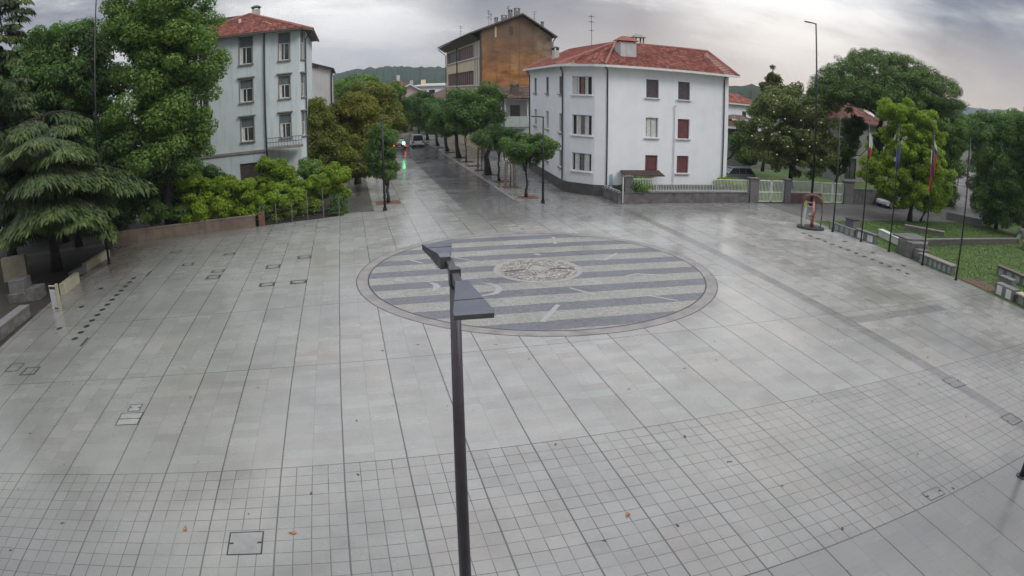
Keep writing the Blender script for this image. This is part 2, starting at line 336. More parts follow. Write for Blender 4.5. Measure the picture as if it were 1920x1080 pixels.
# ------------------------------------------------------------------ mesh helpers
ORG = {}
def tag(o, label=None, cat=None, group=None, kind=None):
    if label: o['label'] = label
    if cat: o['category'] = cat
    if group: o['group'] = group
    if kind: o['kind'] = kind
    return o
def thing(name, label, cat, loc=(0, 0, 0), group=None):
    o = bpy.data.objects.new(name, None); COL.objects.link(o); o.empty_display_size = .3
    o.location = loc; ORG[o.name] = Vector(loc)
    return tag(o, label, cat, group)
def finish(me, name, m, parent, org, smooth):
    if m: me.materials.append(m)
    o = bpy.data.objects.new(name, me); COL.objects.link(o)
    if parent: o.parent = parent
    else: o.location = org
    ORG[o.name] = org
    if smooth: me.polygons.foreach_set('use_smooth', [True]*len(me.polygons))
    return o
class MB:
    def __init__(s): s.v = []; s.f = []; s.c = []
    def add(s, vs, fs):
        b = len(s.v); s.v += [tuple(v) for v in vs]; s.f += [tuple(i+b for i in f) for f in fs]; return s
    def quad(s, *p): return s.add(p, [tuple(range(len(p)))])
    def box(s, x0, x1, y0, y1, z0, z1, rot=0.0, piv=None):
        vs = [Vector((x, y, z)) for z in (z0, z1) for x, y in ((x0, y0), (x1, y0), (x1, y1), (x0, y1))]
        if rot:
            pv = Vector(piv) if piv else Vector(((x0+x1)/2, (y0+y1)/2, 0)); mm = Matrix.Rotation(rot, 3, 'Z'); vs = [mm @ (v-pv)+pv for v in vs]
        return s.add(vs, [(3, 2, 1, 0), (4, 5, 6, 7), (0, 1, 5, 4), (1, 2, 6, 5), (2, 3, 7, 6), (3, 0, 4, 7)])
    def bar(s, a, b, w, h=None, up=Vector((0, 0, 1))):      # rectangular bar from a to b
        a, b = Vector(a), Vector(b); h = h or w; d = (b-a).normalized()
        if abs(d.dot(up)) > .95: up = Vector((0, 1, 0))
        x = d.cross(up).normalized()*w/2; y = x.cross(d).normalized()*h/2
        vs = [p+i*x+j*y for p in (a, b) for i, j in ((-1, -1), (1, -1), (1, 1), (-1, 1))]
        return s.add(vs, [(3, 2, 1, 0), (4, 5, 6, 7), (0, 1, 5, 4), (1, 2, 6, 5), (2, 3, 7, 6), (3, 0, 4, 7)])
    def tube(s, pts, rad, n=8, cap=True):
        pts = [Vector(p) for p in pts]; rad = rad if isinstance(rad, (list, tuple)) else [rad]*len(pts)
        vs = []; prev = None
        for i, p in enumerate(pts):
            d = (pts[min(i+1, len(pts)-1)]-pts[max(i-1, 0)]).normalized()
            x = (prev-d*prev.dot(d)) if prev else d.orthogonal()
            if not prev and abs(d.z) > .9: x = Vector((1, 0, 0))-d*d.x
            x = x.normalized(); prev = x; y = d.cross(x)
            vs += [p+(x*math.cos(2*PI*k/n)+y*math.sin(2*PI*k/n))*rad[i] for k in range(n)]
        fs = [(i*n+k, i*n+(k+1) % n, (i+1)*n+(k+1) % n, (i+1)*n+k) for i in range(len(pts)-1) for k in range(n)]
        if cap: fs += [tuple(range(n-1, -1, -1)), tuple(range((len(pts)-1)*n, len(pts)*n))]
        return s.add(vs, fs)
    def prism(s, poly, z0, z1):
        n = len(poly); vs = [(x, y, z0) for x, y in poly]+[(x, y, z1) for x, y in poly]
        return s.add(vs, [tuple(range(n-1, -1, -1)), tuple(range(n, 2*n))]+[(i, (i+1) % n, n+(i+1) % n, n+i) for i in range(n)])
    def disc(s, c, r, z, n=64, r2=0.0):
        if r2:
            vs = [(c[0]+q*math.cos(2*PI*k/n), c[1]+q*math.sin(2*PI*k/n), z) for q in (r2, r) for k in range(n)]
            return s.add(vs, [(k, n+k, n+(k+1) % n, (k+1) % n) for k in range(n)])
        return s.add([(c[0]+r*math.cos(2*PI*k/n), c[1]+r*math.sin(2*PI*k/n), z) for k in range(n)], [tuple(range(n))])
    def sphere(s, c, r, n=10, m=7, sq=(1, 1, 1)):
        c = Vector(c); vs = [c+Vector((0, 0, -r*sq[2]))]
        for i in range(1, m):
            a = -PI/2+PI*i/m
            vs += [c+Vector((r*sq[0]*math.cos(a)*math.cos(2*PI*k/n), r*sq[1]*math.cos(a)*math.sin(2*PI*k/n), r*sq[2]*math.sin(a))) for k in range(n)]
        vs.append(c+Vector((0, 0, r*sq[2]))); L = len(vs)-1
        fs = [(0, 1+(k+1) % n, 1+k) for k in range(n)]+[(L, L-n+k, L-n+(k+1) % n) for k in range(n)]
        fs += [(1+i*n+k, 1+i*n+(k+1) % n, 1+(i+1)*n+(k+1) % n, 1+(i+1)*n+k) for i in range(m-2) for k in range(n)]
        return s.add(vs, fs)
    def build(s, name, m, parent=None, org=None, smooth=False, tint=None):
        org = Vector(org) if org is not None else (ORG[parent.name] if parent else Vector(s.v[0]))
        me = bpy.data.meshes.new(name)
        me.from_pydata([(v[0]-org[0], v[1]-org[1], v[2]-org[2]) for v in s.v], [], s.f)
        if tint is not None:
            a = me.attributes.new('tint', 'FLOAT', 'FACE'); a.data.foreach_set('value', tint)
        if s.c:
            a = me.attributes.new('col', 'FLOAT_COLOR', 'FACE'); a.data.foreach_set('color', [q for c in s.c for q in (*c, 1)])
        me.update()
        return finish(me, name, m, parent, org, smooth)
def dup(o, parent=None, loc=None, rot=None, scale=None):
    c = o.copy(); COL.objects.link(c); ORG[c.name] = Vector(loc) if loc is not None else ORG[o.name]
    if parent: c.parent = parent
    for ch in o.children: dup(ch, c)
    if loc is not None: c.location = loc
    if rot is not None: c.rotation_euler.z = rot
    if scale is not None: c.scale = (scale,)*3
    return c

# ------------------------------------------------------------------ foliage
def unit(rng, n):
    d = rng.normal(size=(n, 3)); return d/np.linalg.norm(d, axis=1, keepdims=True)
def subclumps(rng, ells, n, rs, inner=.35, squash=.75, flat=1.0):
    cs, rr = [], []
    vol = np.array([e[1][0]*e[1][1]+e[1][0]*e[1][2] for e in ells]); vol = vol/vol.sum()
    for (c, r), w in zip(ells, vol):
        k = max(3, int(n*w)); d = unit(rng, k)
        d[:, 2] = np.where(d[:, 2] < 0, d[:, 2]*flat, d[:, 2])
        q = np.where(rng.random(k) < inner, rng.random(k)**.5*.8, .82+.22*rng.random(k))
        cs.append(np.array(c)+d*np.array(r)*q[:, None]); rr.append(rs*(.55+.9*rng.random(k)))
    return np.vstack(cs), np.concatenate(rr), squash
def leaf_object(name, m, parent, cl, n, size, seed, up=.35, aspect=.55, fall=0.0, org=None, light=.5, tvar=.28):
    rng = np.random.default_rng(seed); cs, rr, sq = cl
    p = rr**2; p = p/p.sum(); i = rng.choice(len(rr), n, p=p)
    d = unit(rng, n); q = rng.random(n)**(1/3.5)
    pos = cs[i]+d*np.array([1, 1, sq])*(rr[i]*q)[:, None]
    nor = d*.7+unit(rng, n)*.55+np.array([0, 0, up]); nor /= np.linalg.norm(nor, axis=1, keepdims=True)
    t = unit(rng, n)+np.array([0, 0, -fall]); t -= nor*np.sum(t*nor, 1)[:, None]; t /= np.linalg.norm(t, axis=1, keepdims=True)
    b = np.cross(nor, t); s = (size*(.6+.8*rng.random(n)))[:, None]
    V = np.empty((n, 4, 3)); V[:, 0] = pos-t*s*.5; V[:, 1] = pos+b*s*aspect*.5+nor*s*.06; V[:, 2] = pos+t*s*.5-nor*s*.12; V[:, 3] = pos-b*s*aspect*.5+nor*s*.06
    ctint = rng.random(len(rr))
    tint = np.clip(light+(ctint[i]-.5)*tvar*1.2+rng.normal(size=n)*tvar*.5, 0, 1)
    return quads(name, m, parent, V, tint, org)
def quads(name, m, parent, V, tint, org=None):
    n = len(V); o = np.array(org if org is not None else (ORG[parent.name] if parent else (0, 0, 0)))
    me = bpy.data.meshes.new(name); me.vertices.add(n*4); me.vertices.foreach_set('co', (V-o).astype(np.float32).ravel())
    me.loops.add(n*4); me.loops.foreach_set('vertex_index', np.arange(n*4, dtype=np.int32))
    me.polygons.add(n); me.polygons.foreach_set('loop_start', np.arange(0, n*4, 4, dtype=np.int32)); me.polygons.foreach_set('loop_total', np.full(n, 4, np.int32))
    a = me.attributes.new('tint', 'FLOAT', 'FACE'); a.data.foreach_set('value', tint.astype(np.float32))
    me.update(calc_edges=True)
    return finish(me, name, m, parent, Vector(o), False)
def wobble(a, b, n, amp, rng):
    a, b = Vector(a), Vector(b); L = (b-a).length
    return [a.lerp(b, i/n)+Vector(rng.normal(size=3)*amp*L*math.sin(PI*i/n)) for i in range(n+1)]
def trunk_object(parent, base, top, r, limbs, m, seed, rtop=.35, bend=.02):
    rng = np.random.default_rng(seed); mb = MB()
    pts = wobble(base, top, 6, bend, rng); rad = [r*(1.35 if i == 0 else 1-(1-rtop)*i/6) for i in range(7)]
    mb.tube(pts, rad, 9)
    for q in limbs:
        k = rng.integers(2, 6); st = pts[k].lerp(pts[min(k+1, 6)], rng.random())
        mb.tube(wobble(st, q, 4, .05, rng), [rad[k]*.55*(1-.2*i) for i in range(5)], 6)
    return mb.build('trunk', m, parent, smooth=True)
def tree(name, label, cat, base, ells, n, size, m, seed, nsub=70, rs=.8, r=.25, bark=None, top=None, group=None, inner=.35, up=.35, squash=.75, light=.5, fall=0.0, nl=6, tvar=.28, aspect=.55, flat=1.0):
    t = thing(name, label, cat, base, group); rng = np.random.default_rng(seed)
    cl = subclumps(rng, ells, int(nsub*1.25), rs*1.1, inner, squash, flat)
    leaf_object('crown', m, t, cl, int(n*2.9), size*.93, seed+1, up, light=light, fall=fall, tvar=tvar, aspect=aspect)
    c0 = top if top is not None else ells[0][0]
    lim = [tuple(cl[0][j]) for j in rng.choice(len(cl[0]), nl, replace=False)] if nl else []
    trunk_object(t, base, c0, r, lim, bark or M_bark, seed+2)
    return t
def E(px, py, rx, ry, d, k=.00079, depth=1.0):
    c = at(px, py, d); s = math.sqrt(d*d+(c.z-H)**2)*k
    return (tuple(c), (rx*s, rx*s*depth, ry*s))

L_dark = leafmat('dark green leaves', (0.048, 0.095, 0.033), (0.098, 0.179, 0.048), (0.187, 0.300, 0.069))
L_mid = leafmat('mid green leaves', (0.070, 0.132, 0.034), (0.139, 0.233, 0.054), (0.265, 0.373, 0.085))
L_bright = leafmat('bright green leaves', (.10, .165, .015), (.205, .30, .025), (.34, .43, .045))
L_lime = leafmat('yellow green leaves', (0.112, 0.190, 0.017), (0.224, 0.319, 0.027), (0.336, 0.431, 0.050))
L_gold = leafmat('golden leaves', (.085, .10, .016), (.18, .185, .026), (.30, .28, .04))
L_olive = leafmat('olive green leaves', (0.083, 0.101, 0.020), (0.160, 0.182, 0.031), (0.264, 0.275, 0.050))
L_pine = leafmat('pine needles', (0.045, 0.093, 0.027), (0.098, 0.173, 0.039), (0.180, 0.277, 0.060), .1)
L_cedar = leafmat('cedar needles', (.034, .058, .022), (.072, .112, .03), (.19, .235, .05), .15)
L_mag = leafmat('glossy magnolia leaves', (0.062, 0.085, 0.021), (0.123, 0.165, 0.041), (0.261, 0.289, 0.083), .15)
L_st = leafmat('street tree leaves', (0.048, 0.097, 0.034), (0.097, 0.179, 0.053), (0.193, 0.297, 0.069))

# ------------------------------------------------------------------ ground, plaza, roads
def sheet(name, m, pts, z):
    o = MB().quad(*[(p[0], p[1], z) for p in pts]).build(name, m, org=(0, 0, z)); return tag(o, kind='structure')
M_ground = ground_material('rough ground', (.035, .04, .02), (.05, .06, .028), (.08, .075, .045), .5)
sheet('ground', M_ground, ((-2500, -300), (2500, -300), (2500, 3500), (-2500, 3500)), -.03)
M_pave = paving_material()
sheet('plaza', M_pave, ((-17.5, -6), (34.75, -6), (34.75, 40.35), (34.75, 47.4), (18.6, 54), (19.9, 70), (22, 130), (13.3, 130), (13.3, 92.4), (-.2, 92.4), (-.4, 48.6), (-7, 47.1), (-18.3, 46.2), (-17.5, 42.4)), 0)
M_asph = asphalt_material('wet asphalt', (.088, .089, .094), .12, .36)
M_asph2 = asphalt_material('wet side street asphalt', (.115, .112, .11), .38, .6)
sheet('road', M_asph, ((8.5, 92.4), (8.45, 75), (8.43, 62), (13.17, 62), (13.17, 92.4), (13.25, 300), (6.4, 300), (6.4, 92.4)), .004)
sheet('side_street', M_asph2, ((34.75, 40.35), (140, 40.2), (140, 52), (34.75, 47.4)), .004)
o = sheet('far_street', M_asph2, ((58, 41.5), (64, 41.3), (140, 96), (128, 98)), .009)
M_lawn = ground_material('wet lawn', (.034, .07, .014), (.056, .102, .018), (.085, .13, .028), .8)
sheet('lawn', M_lawn, ((34.75, -6), (90, -6), (90, 40.2), (34.75, 40.35)), .002)
M_yard = ground_material('garden grass', (.05, .10, .02), (.075, .14, .025), (.11, .18, .035), 1.1)
sheet('garden', M_yard, ((33.3, 48.0), (75, 50), (75, 72), (33.3, 72)), -.01)
M_earth = ground_material('dark earth under trees', (.012, .012, .008), (.022, .019, .013), (.04, .03, .022), .9)
sheet('planting_bed', M_earth, ((-60, 5), (-17.5, 5), (-17.5, 42.4), (-18.3, 46.2), (-60, 46.2)), .002)
sheet('shrub_bed', M_earth, ((-60, 47.35), (-7, 47.35), (-.5, 48.75), (-.4, 55), (-60, 55)), -.004)
M_wetw = asphalt_material('wet walkway', (.085, .082, .076), .18, .5)
sheet('pavement', M_wetw, ((-.2, 49.5), (1.9, 49.5), (1.9, 92), (-.2, 92)), .004)
k = MB()
k.box(13.18, 13.36, 58, 92, 0, .05); k.box(13.05, 13.23, 51, 57.99, 0, .05)
tag(k.build('kerb_strip', M_slab), kind='structure')

CC = (9.09, 30.587)
rp = tag(MB().disc(CC, 8.34, .006, 128).build('round_paving', mosaic_material(), org=(CC[0], CC[1], .006)), kind='structure')
MB().disc(CC, 8.92, .005, 128, 8.40).build('granite_ring', M_ring, rp)
MB().disc(CC, 8.40, .007, 128, 8.335).build('dark_joint', M_mfr, rp)
MB().disc(CC, 8.96, .003, 128, 8.92).build('dark_joint', M_mfr, rp)
def ribbon(pts, ws, z):
    mb = MB(); P = [Vector((*p, z)) for p in pts]; L, Rr = [], []
    for i, p in enumerate(P):
        d = (P[min(i+1, len(P)-1)]-P[max(i-1, 0)]).normalized(); nn = Vector((-d.y, d.x, 0))*ws[i]/2
        L.append(p+nn); Rr.append(p-nn)
    for i in range(len(P)-1): mb.quad(Rr[i], Rr[i+1], L[i+1], L[i])
    return mb
for pts, ws in [([(2.0, 30.85), (2.2, 30.6), (2.5, 30.4)], [.3, .42, .2]), ([(2.1, 30.2), (2.73, 30.24), (3.3, 30.12), (3.69, 29.81)], [.05, .07, .06, .1]),
                ([(3.55, 29.9), (3.8, 29.5), (3.84, 29.07), (3.57, 28.5)], [.1, .28, .34, .12]),
                ([(5.95, 29.25), (6.3, 28.95), (6.52, 28.5), (6.52, 27.97), (6.2, 27.45), (5.45, 27.2)], [.05, .16, .26, .32, .28, .1]),
                ([(3.13, 34.21), (3.69, 33.38)], [.16, .16]), ([(5.48, 34.13), (6.52, 32.95)], [.14, .10]), ([(8.42, 25.3), (7.17, 23.45)], [.2, .24]),
                ([(9.67, 27.46), (10.45, 26.25)], [.16, .18]), ([(12.77, 25.58), (13.76, 24.57)], [.14, .12]), ([(12.1, 37.6), (11.65, 35.76)], [.2, .2]),
                ([(12.55, 32.5), (13.1, 31.75), (14.37, 33.0)], [.15, .3, .15]), ([(13.0, 28.7), (13.7, 28.9), (14.6, 28.55), (15.2, 28.1)], [.08, .2, .2, .06]),
                ([(9.9, 33.85), (10.05, 33.5)], [.3, .25])]:
    ribbon(pts, ws, .011).build('inlay', M_steel, rp)
md = thing('mosaic_disc', 'round pebbled mosaic plate at the centre of the striped circle', 'mosaic', (9.13, 30.73, .01))
MB().disc((9.13, 30.73), 1.98, .014, 64).build('pebble_field', disc_material(), md)
MB().disc((9.13, 30.73), 2.22, .012, 64, 1.98).build('rim', M_rim, md)
for a, b in (((7.35, 30.75), (8.55, 30.85)), ((9.75, 30.75), (10.95, 30.55))):
    ribbon([a, tuple((np.array(a)+b)/2+np.array((0, .04))), b], [.14, .26, .14], .019).build('bronze_strip', M_brown, md)
MB().disc((9.2, 30.95), .42, .019, 24).build('centre_plate', M_rim, md)
MB().disc((8.95, 29.55), .26, .019, 20).build('small_plate', M_rim, md)

# hatches set into the paving
def hatch(label, c, w, d, infill=True, split=False, fr=.085):
    t = thing('access_hatch', label, 'hatch', (c[0], c[1], .004), 'access hatches in the paving')
    mb = MB(); x0, x1, y0, y1 = c[0]-w/2, c[0]+w/2, c[1]-d/2, c[1]+d/2; z = .008
    for q in ((x0, x1, y0, y0+fr), (x0, x1, y1-fr, y1), (x0, x0+fr, y0+fr, y1-fr), (x1-fr, x1, y0+fr, y1-fr)):
        mb.quad((q[0], q[2], z), (q[1], q[2], z), (q[1], q[3], z), (q[0], q[3], z))
    if split: mb.quad((x0+fr, c[1]-.02, z), (x1-fr, c[1]-.02, z), (x1-fr, c[1]+.02, z), (x0+fr, c[1]+.02, z))
    for sx in (x0+fr, x1-fr-.1): mb.quad((sx, c[1]-.03, z+.001), (sx+.1, c[1]-.03, z+.001), (sx+.1, c[1]+.03, z+.001), (sx, c[1]+.03, z+.001))
    mb.build('hatch_frame', M_mfr, t)
    MB().quad((x0+fr, y0+fr, .006), (x1-fr, y0+fr, .006), (x1-fr, y1-fr, .006), (x0+fr, y1-fr, .006)).build('cover', M_slab if infill else M_pave, t)
hatch('large black framed hatch on small tiles left of lamp post', (-3.03, 11.47), .82, .84, fr=.032)
hatch('black framed hatch with a split cover, below the small grey plate', (-7.7, 17.9), .84, .84, split=True, fr=.035)
hatch('small dark grey plate just above the split hatch', (-7.71, 18.68), .46, .5, fr=.03)
hatch('thin framed hatch cut by the left picture edge, outermost of a pair', (-15.15, 22.95), .8, .85, False, fr=.06)
hatch('black framed hatch close beside the one at the left edge', (-14.0, 22.45), .82, .8, False)
hatch('square hatch in the dark stone band, beyond the tile edge line', (20.4, 13.2), .8, .8, False, fr=.035)
hatch('faint framed hatch on the dark bottom edge line at right', (13.55, 8.3), .7, .42, False, fr=.02)
hatch('hatch on the dark stone band by the right picture edge', (20.35, 9.9), .8, .7, False, fr=.035)
hatch('faint square hatch nearest the brown plaster wall', (-11.72, 41.35), .8, .6, False, fr=.085)
hatch('hatch between the brown wall and the row of ground lights', (-10.0, 37.55), .75, .6, False, fr=.10)
hatch('upper hatch of the close pair left of the circle', (-7.62, 35.25), .8, .55, False, fr=.10)
hatch('lower hatch of the close pair left of the circle', (-7.68, 34.1), .8, .7, False, fr=.10)
hatch('hatch at the end of the drawn curve near the far wall', (-7.6, 39.2), .75, .5, False, fr=.085)
hatch('hatch two strips left of the circle, above another', (-4.4, 35.15), .8, .75, False, fr=.10)
hatch('hatch two strips left of the circle, the lower one', (-4.37, 31.7), .8, .6, False, fr=.11)
hatch('hatch one strip left of the circle, lower one', (-2.75, 31.7), .85, .6, False, fr=.12)
hatch('hatch one strip left of the circle, farther one', (-2.71, 36.7), .8, .6, False, fr=.10)

# spotlights in the paving
gl0 = None
def glight(x, y, label, group):
    global gl0
    if gl0 is None:
        gl0 = thing('ground_light', label, 'ground light', (0, 0, 0))
        MB().disc((0, 0), .15, .010, 16).build('lens', M_black, gl0); MB().disc((0, 0), .175, .008, 16, .15).build('rim', M_mfr, gl0); g = gl0
        g.location = (x, y, 0)
    else: g = dup(gl0, loc=(x, y, 0))
    tag(g, label, 'ground light', group)
for i in range(13): glight(-13.03-.005*i, 35.53-.8*i, 'round dark spotlight flush in the inner row along the left edge', 'inner row of ground lights at left')
for y in (34.0, 30.8, 27.56): glight(-14.71, y, 'round dark spotlight flush near the left benches, outside the row', 'outer ground lights at left')
for i in range(14): glight(30.6+.045*i, 36.2-.8*i, 'round dark spotlight flush in the long row before the flagpoles', 'row of ground lights before the flagpoles')
for y in (33.63, 30.54, 27.4): glight(32.57, y, 'round dark spotlight between the light row and the flagpoles', 'outer ground lights at right')
for lab, x, y0, y1 in (('long dark drain slot at the far end of left light row', -12.22, 35.6, 36.8), ('long dark drain slot at the near end of left light row', -12.35, 24.9, 25.9)):
    MBs = MB().box(x-.06, x+.06, y0, y1, -.01, .012); tag(MBs.build('drain_slot', M_mfr), lab, 'drain', 'drain slots')
# fallen leaves
rng = np.random.default_rng(3); lf = []
for j in range(3):
    mb = MB(); a = [(math.cos(q)*r_*.5, math.sin(q)*r_, .012+.012*(i % 2)) for i, (q, r_) in enumerate([(0, .09), (.7, .05), (1.2, .085), (1.57, .11), (2.0, .08), (2.5, .05), (3.14, .09), (4.0, .05), (4.71, .06), (5.4, .05)])]
    mb.v = [(0, 0, .02)]+a; mb.f = [(0, 1+i, 1+(i+1) % 10) for i in range(10)]
    lf.append(mb.build('fallen_leaf', M_leafo if j == 2 else M_leafg, org=(0, 0, 0)))
spots = []
for i in range(135):
    if i < 60: x, y = rng.uniform(-12, 18), rng.uniform(6, 27)
    else: x, y = 14+18*rng.random()**.7, rng.uniform(9, 26)
    spots.append((x, y))
for i, (x, y) in enumerate(spots):
    o = lf[i % 2]; o = o if i < 2 else dup(o)
    o.location = (x, y, 0); o.rotation_euler.z = rng.uniform(0, 6.28); s = rng.uniform(.4, .85); o.scale = (s, s, s)
    tag(o, 'small dark fallen leaf lying on the wet paving', 'leaf', 'dark fallen leaves')
for i, ((px, py), lab) in enumerate((((347, 993), 'orange fallen leaf on small tiles left of the big hatch'), ((551, 1000), 'reddish fallen leaf on small tiles right of the big hatch'), ((1177, 965), 'reddish fallen leaf on small tiles right of the lamp post'))):
    o = lf[2] if i == 0 else dup(lf[2]); o.location = G(px, py); o.rotation_euler.z = i*1.3; o.scale = (1.3,)*3; tag(o, lab, 'leaf', 'orange fallen leaves')

# ------------------------------------------------------------------ foreground lamp post
LP = Vector((1.19, 7.43, 0))
t = thing('lamp_post', 'dark double headed lamp post standing in the foreground', 'lamp post', LP)
MB().tube([LP, LP+Vector((0, 0, 3.5)), LP+Vector((0, 0, 6.78))], [.098, .086, .063], 20).build('pole', M_iron, t, smooth=True)
MB().tube([LP, LP+Vector((0, 0, .03))], [.2, .2], 16).build('base_plate', M_iron, t)
ax = Vector((-.05, -1, 0)).normalized(); sd = Vector((ax.y, -ax.x, 0))*-1
mb = MB(); c = LP+Vector((0, 0, 6.86))
mb.bar(c+ax*.66+Vector((0, 0, -.035)), c-ax*.6+Vector((0, 0, -.03)), .085, .10); mb.bar(LP+Vector((0, 0, 6.7)), LP+Vector((0, 0, 6.915)), .13, .13)
mb.build('arm', M_iron, t)
def lamp_head(c0, d, n_in, n_out, w0, w1, rise):
    sdv = Vector((-d.y, d.x, 0)); mb = MB(); vs = []
    for (s_, w, zt, zb) in ((n_in, w0, .045, -.11), (n_in+.1, w0*1.2, .055, -.115), ((n_in+n_out)*.5, (w0+w1)*.5, .04, -.075), (n_out-.03, w1, .02, -.05), (n_out, w1*.96, .005, -.045)):
        for q, z in ((-1, zb), (1, zb), (1, zt), (-1, zt)): vs.append(c0+d*s_+sdv*(q*w/2)+Vector((0, 0, z+rise*(s_-n_in))))
    fs = [(3, 2, 1, 0), (16, 17, 18, 19)]+[(i*4+k, i*4+(k+1) % 4, i*4+4+(k+1) % 4, i*4+4+k) for i in range(4) for k in range(4)]
    return mb.add(vs, fs)
for d, n0, n1, ri, wo in ((Vector((-.03, -1, 0)).normalized(), .56, 1.42, -.06, .41), (Vector((-.06, 1, 0)).normalized(), .5, 1.06, .16, .40)):
    h = lamp_head(c+Vector((.0, 0, .02)), d, n0, n1, .13, wo, ri).build('lamp_head', M_head, t)
    e = c+d*(n0+(n1-n0)*.62); w_ = .13+(wo-.13)*.62; z_ = e.z+.052+ri*(n1-n0)*.62; MB().bar((e.x-w_*.5, e.y, z_), (e.x+w_*.5, e.y, z_), .012, .012).build('seam', M_iron, h)
    e = c+d*(n0+n1)*.5+Vector((0, 0, -.115+ri*.2)); MB().box(e.x-.09, e.x+.09, e.y-.2, e.y+.2, e.z-.012, e.z+.0).build('lens', M_lens, h)
e = c+Vector((-.04, .66, .0)); MB().box(e.x-.04, e.x+.05, e.y-.012, e.y+.0, e.z+.0, e.z+.05).build('label_plate', M_lens, t)

q_ = G(1915, 893)
t2 = dup(t, loc=(q_.x, q_.y, 0)); tag(t2, 'dark lamp post cut off by the right picture edge', 'lamp post')
# street lamps
def street_lamp(label, base, h, d, L, group=None, r=(.10, .06), head=(.5, .2)):
    t = thing('street_lamp', label, 'street lamp', base, group); b = Vector(base); d = Vector(d).normalized()
    MB().tube([b, b+Vector((0, 0, h*.5)), b+Vector((0, 0, h))], [r[0], (r[0]+r[1])/2, r[1]], 12).build('pole', M_black, t, smooth=True)
    MB().tube([b, b+Vector((0, 0, .25))], [r[0]*1.6, r[0]*1.4], 10).build('base', M_black, t)
    tp = b+Vector((0, 0, h-.03))
    MB().bar(tp-d*.06, tp+d*(L-head[0])+Vector((0, 0, .05)), r[1]*1.5, r[1]*1.5).build('arm', M_black, t)
    q = tp+d*(L-head[0])+Vector((0, 0, .05))
    hd = MB().bar(q, q+d*head[0]+Vector((0, 0, .03)), head[1], .09).build('lamp_head', M_iron, t)
    MB().bar(q+d*.05+Vector((0, 0, -.055)), q+d*(head[0]-.04)+Vector((0, 0, -.03)), head[1]*.7, .02).build('lens', M_lens, hd)
street_lamp('slim black street lamp in front of the white corner house', (14.93, 49.1, 0), 6.82, (-1, -.15, 0), 1.0, 'slim street lamps')
street_lamp('slim black street lamp before the dark column shaped tree', (2.72, 49.4, 0), 6.94, (1, 0, 0), 1.0, 'slim street lamps')
street_lamp('very tall lamp mast beside the gate and magnolia', (39.9, 46.4, 0), 17.0, (-.9, .3, 0), 1.15, 'tall lamp masts', (.13, .065), (.7, .26))
street_lamp('very tall lamp mast under the dark trees at left', (-16.32, 39.93, 0), 18.6, (.5, -.8, 0), 1.15, 'tall lamp masts', (.085, .04), (.6, .2))
# small lamps glowing down the far side street
for (px, py), lab in (((1783, 264), 'small glowing street lamp far down the side street, higher one'), ((1799, 277), 'small glowing street lamp far down the side street, lower one')):
    q = at(px, py, 118); t = thing('street_lamp', lab, 'street lamp', (q.x+1.6, q.y-1.2, 0), 'glowing lamps down the side street')
    MB().tube([(q.x+1.6, q.y-1.2, 0), (q.x+1.6, q.y-1.2, q.z+.4)], .09, 6).build('pole', M_black, t)
    MB().bar((q.x+1.6, q.y-1.2, q.z+.35), (q.x, q.y, q.z+.3), .07).build('arm', M_black, t)
    MB().sphere(q, .24).build('lamp_globe', M_lampw, t)

# ------------------------------------------------------------------ flagpoles and flags
FP = [(33.82, 36.44), (34.18, 33.48), (34.42, 30.64), (34.44, 27.23), (34.4, 23.95)]
FL = ['flagpole without a flag, farthest one beside the rusty sculpture', 'flagpole carrying the white and red flag', 'flagpole carrying the blue flag', 'flagpole carrying the white, blue and red striped flag', 'flagpole without a flag, nearest one at right']
def pole(loc): 
    t = thing('flagpole', FL[0], 'flagpole', loc, 'flagpoles along the plaza edge'); b = Vector(loc)
    MB().tube([b, b+Vector((0, 0, 4.4)), b+Vector((0, 0, 8.75))], [.062, .05, .032], 12).build('mast', M_black, t, smooth=True)
    MB().tube([b, b+Vector((0, 0, .12))], [.12, .10], 12).build('foot', M_black, t); MB().sphere(b+Vector((0, 0, 8.8)), .055).build('finial', M_iron, t)
    MB().tube([b+Vector((.07, 0, 1.0)), b+Vector((.06, 0, 8.6))], .006, 4).build('halyard', M_wframe, t)
    return t
p0 = pole((*FP[0], 0))
for q, l in zip(FP[1:], FL[1:]): tag(dup(p0, loc=(*q, 0)), l)
def flag(name, label, p, ztop, lobes):
    # limp cloth: hanging folded lobes beside the mast; each lobe = (side, width, z top, z bottom, colour function)
    mb = MB(); b = Vector((*p, 0)); right = Vector((.93, -.36, 0)); out = Vector((-.36, -.93, 0))
    for (x0, x1, zt, zb, cf) in lobes:
        n, k = 8, 18; P = []
        for i in range(k+1):
            f = i/k; row = []
            for j in range(n+1):
                g = j/n; x = x0+(x1-x0)*g*(.55+.45*math.sin(PI*min(1, f*1.1+.12))**.5); dp = .07*math.sin(g*9+f*2.0)*(.4+.6*f)
                row.append(b+right*x+out*(dp+.05)+Vector((0, 0, zt+(zb-zt)*f-.35*g*(1-f)-.12*abs(g-.4)*f)))
            P.append(row)
        for i in range(k):
            for j in range(n):
                mb.quad(P[i+1][j], P[i+1][j+1], P[i][j+1], P[i][j]); mb.c.append(cf((i+.5)/k, (j+.5)/n))
    return tag(mb.build(name, M_col, smooth=True, org=(p[0], p[1], ztop)), label, 'flag', 'flags on the poles')
WH, RD, BL, GR, BD = (.62, .62, .6), (.5, .05, .04), (.09, .12, .26), (.02, .18, .06), (.04, .05, .22)
flag('flag', 'limp tricolour flag showing white above red, on its pole', FP[1], 8.0, [(.0, .3, 7.9, 5.9, lambda f, g: WH if f < .48 else RD), (-.1, .03, 7.4, 6.6, lambda f, g: GR)])
flag('flag', 'limp plain blue flag on the middle pole', FP[2], 7.6, [(.0, .2, 7.7, 5.8, lambda f, g: BL), (-.16, .02, 7.1, 5.7, lambda f, g: BL)])
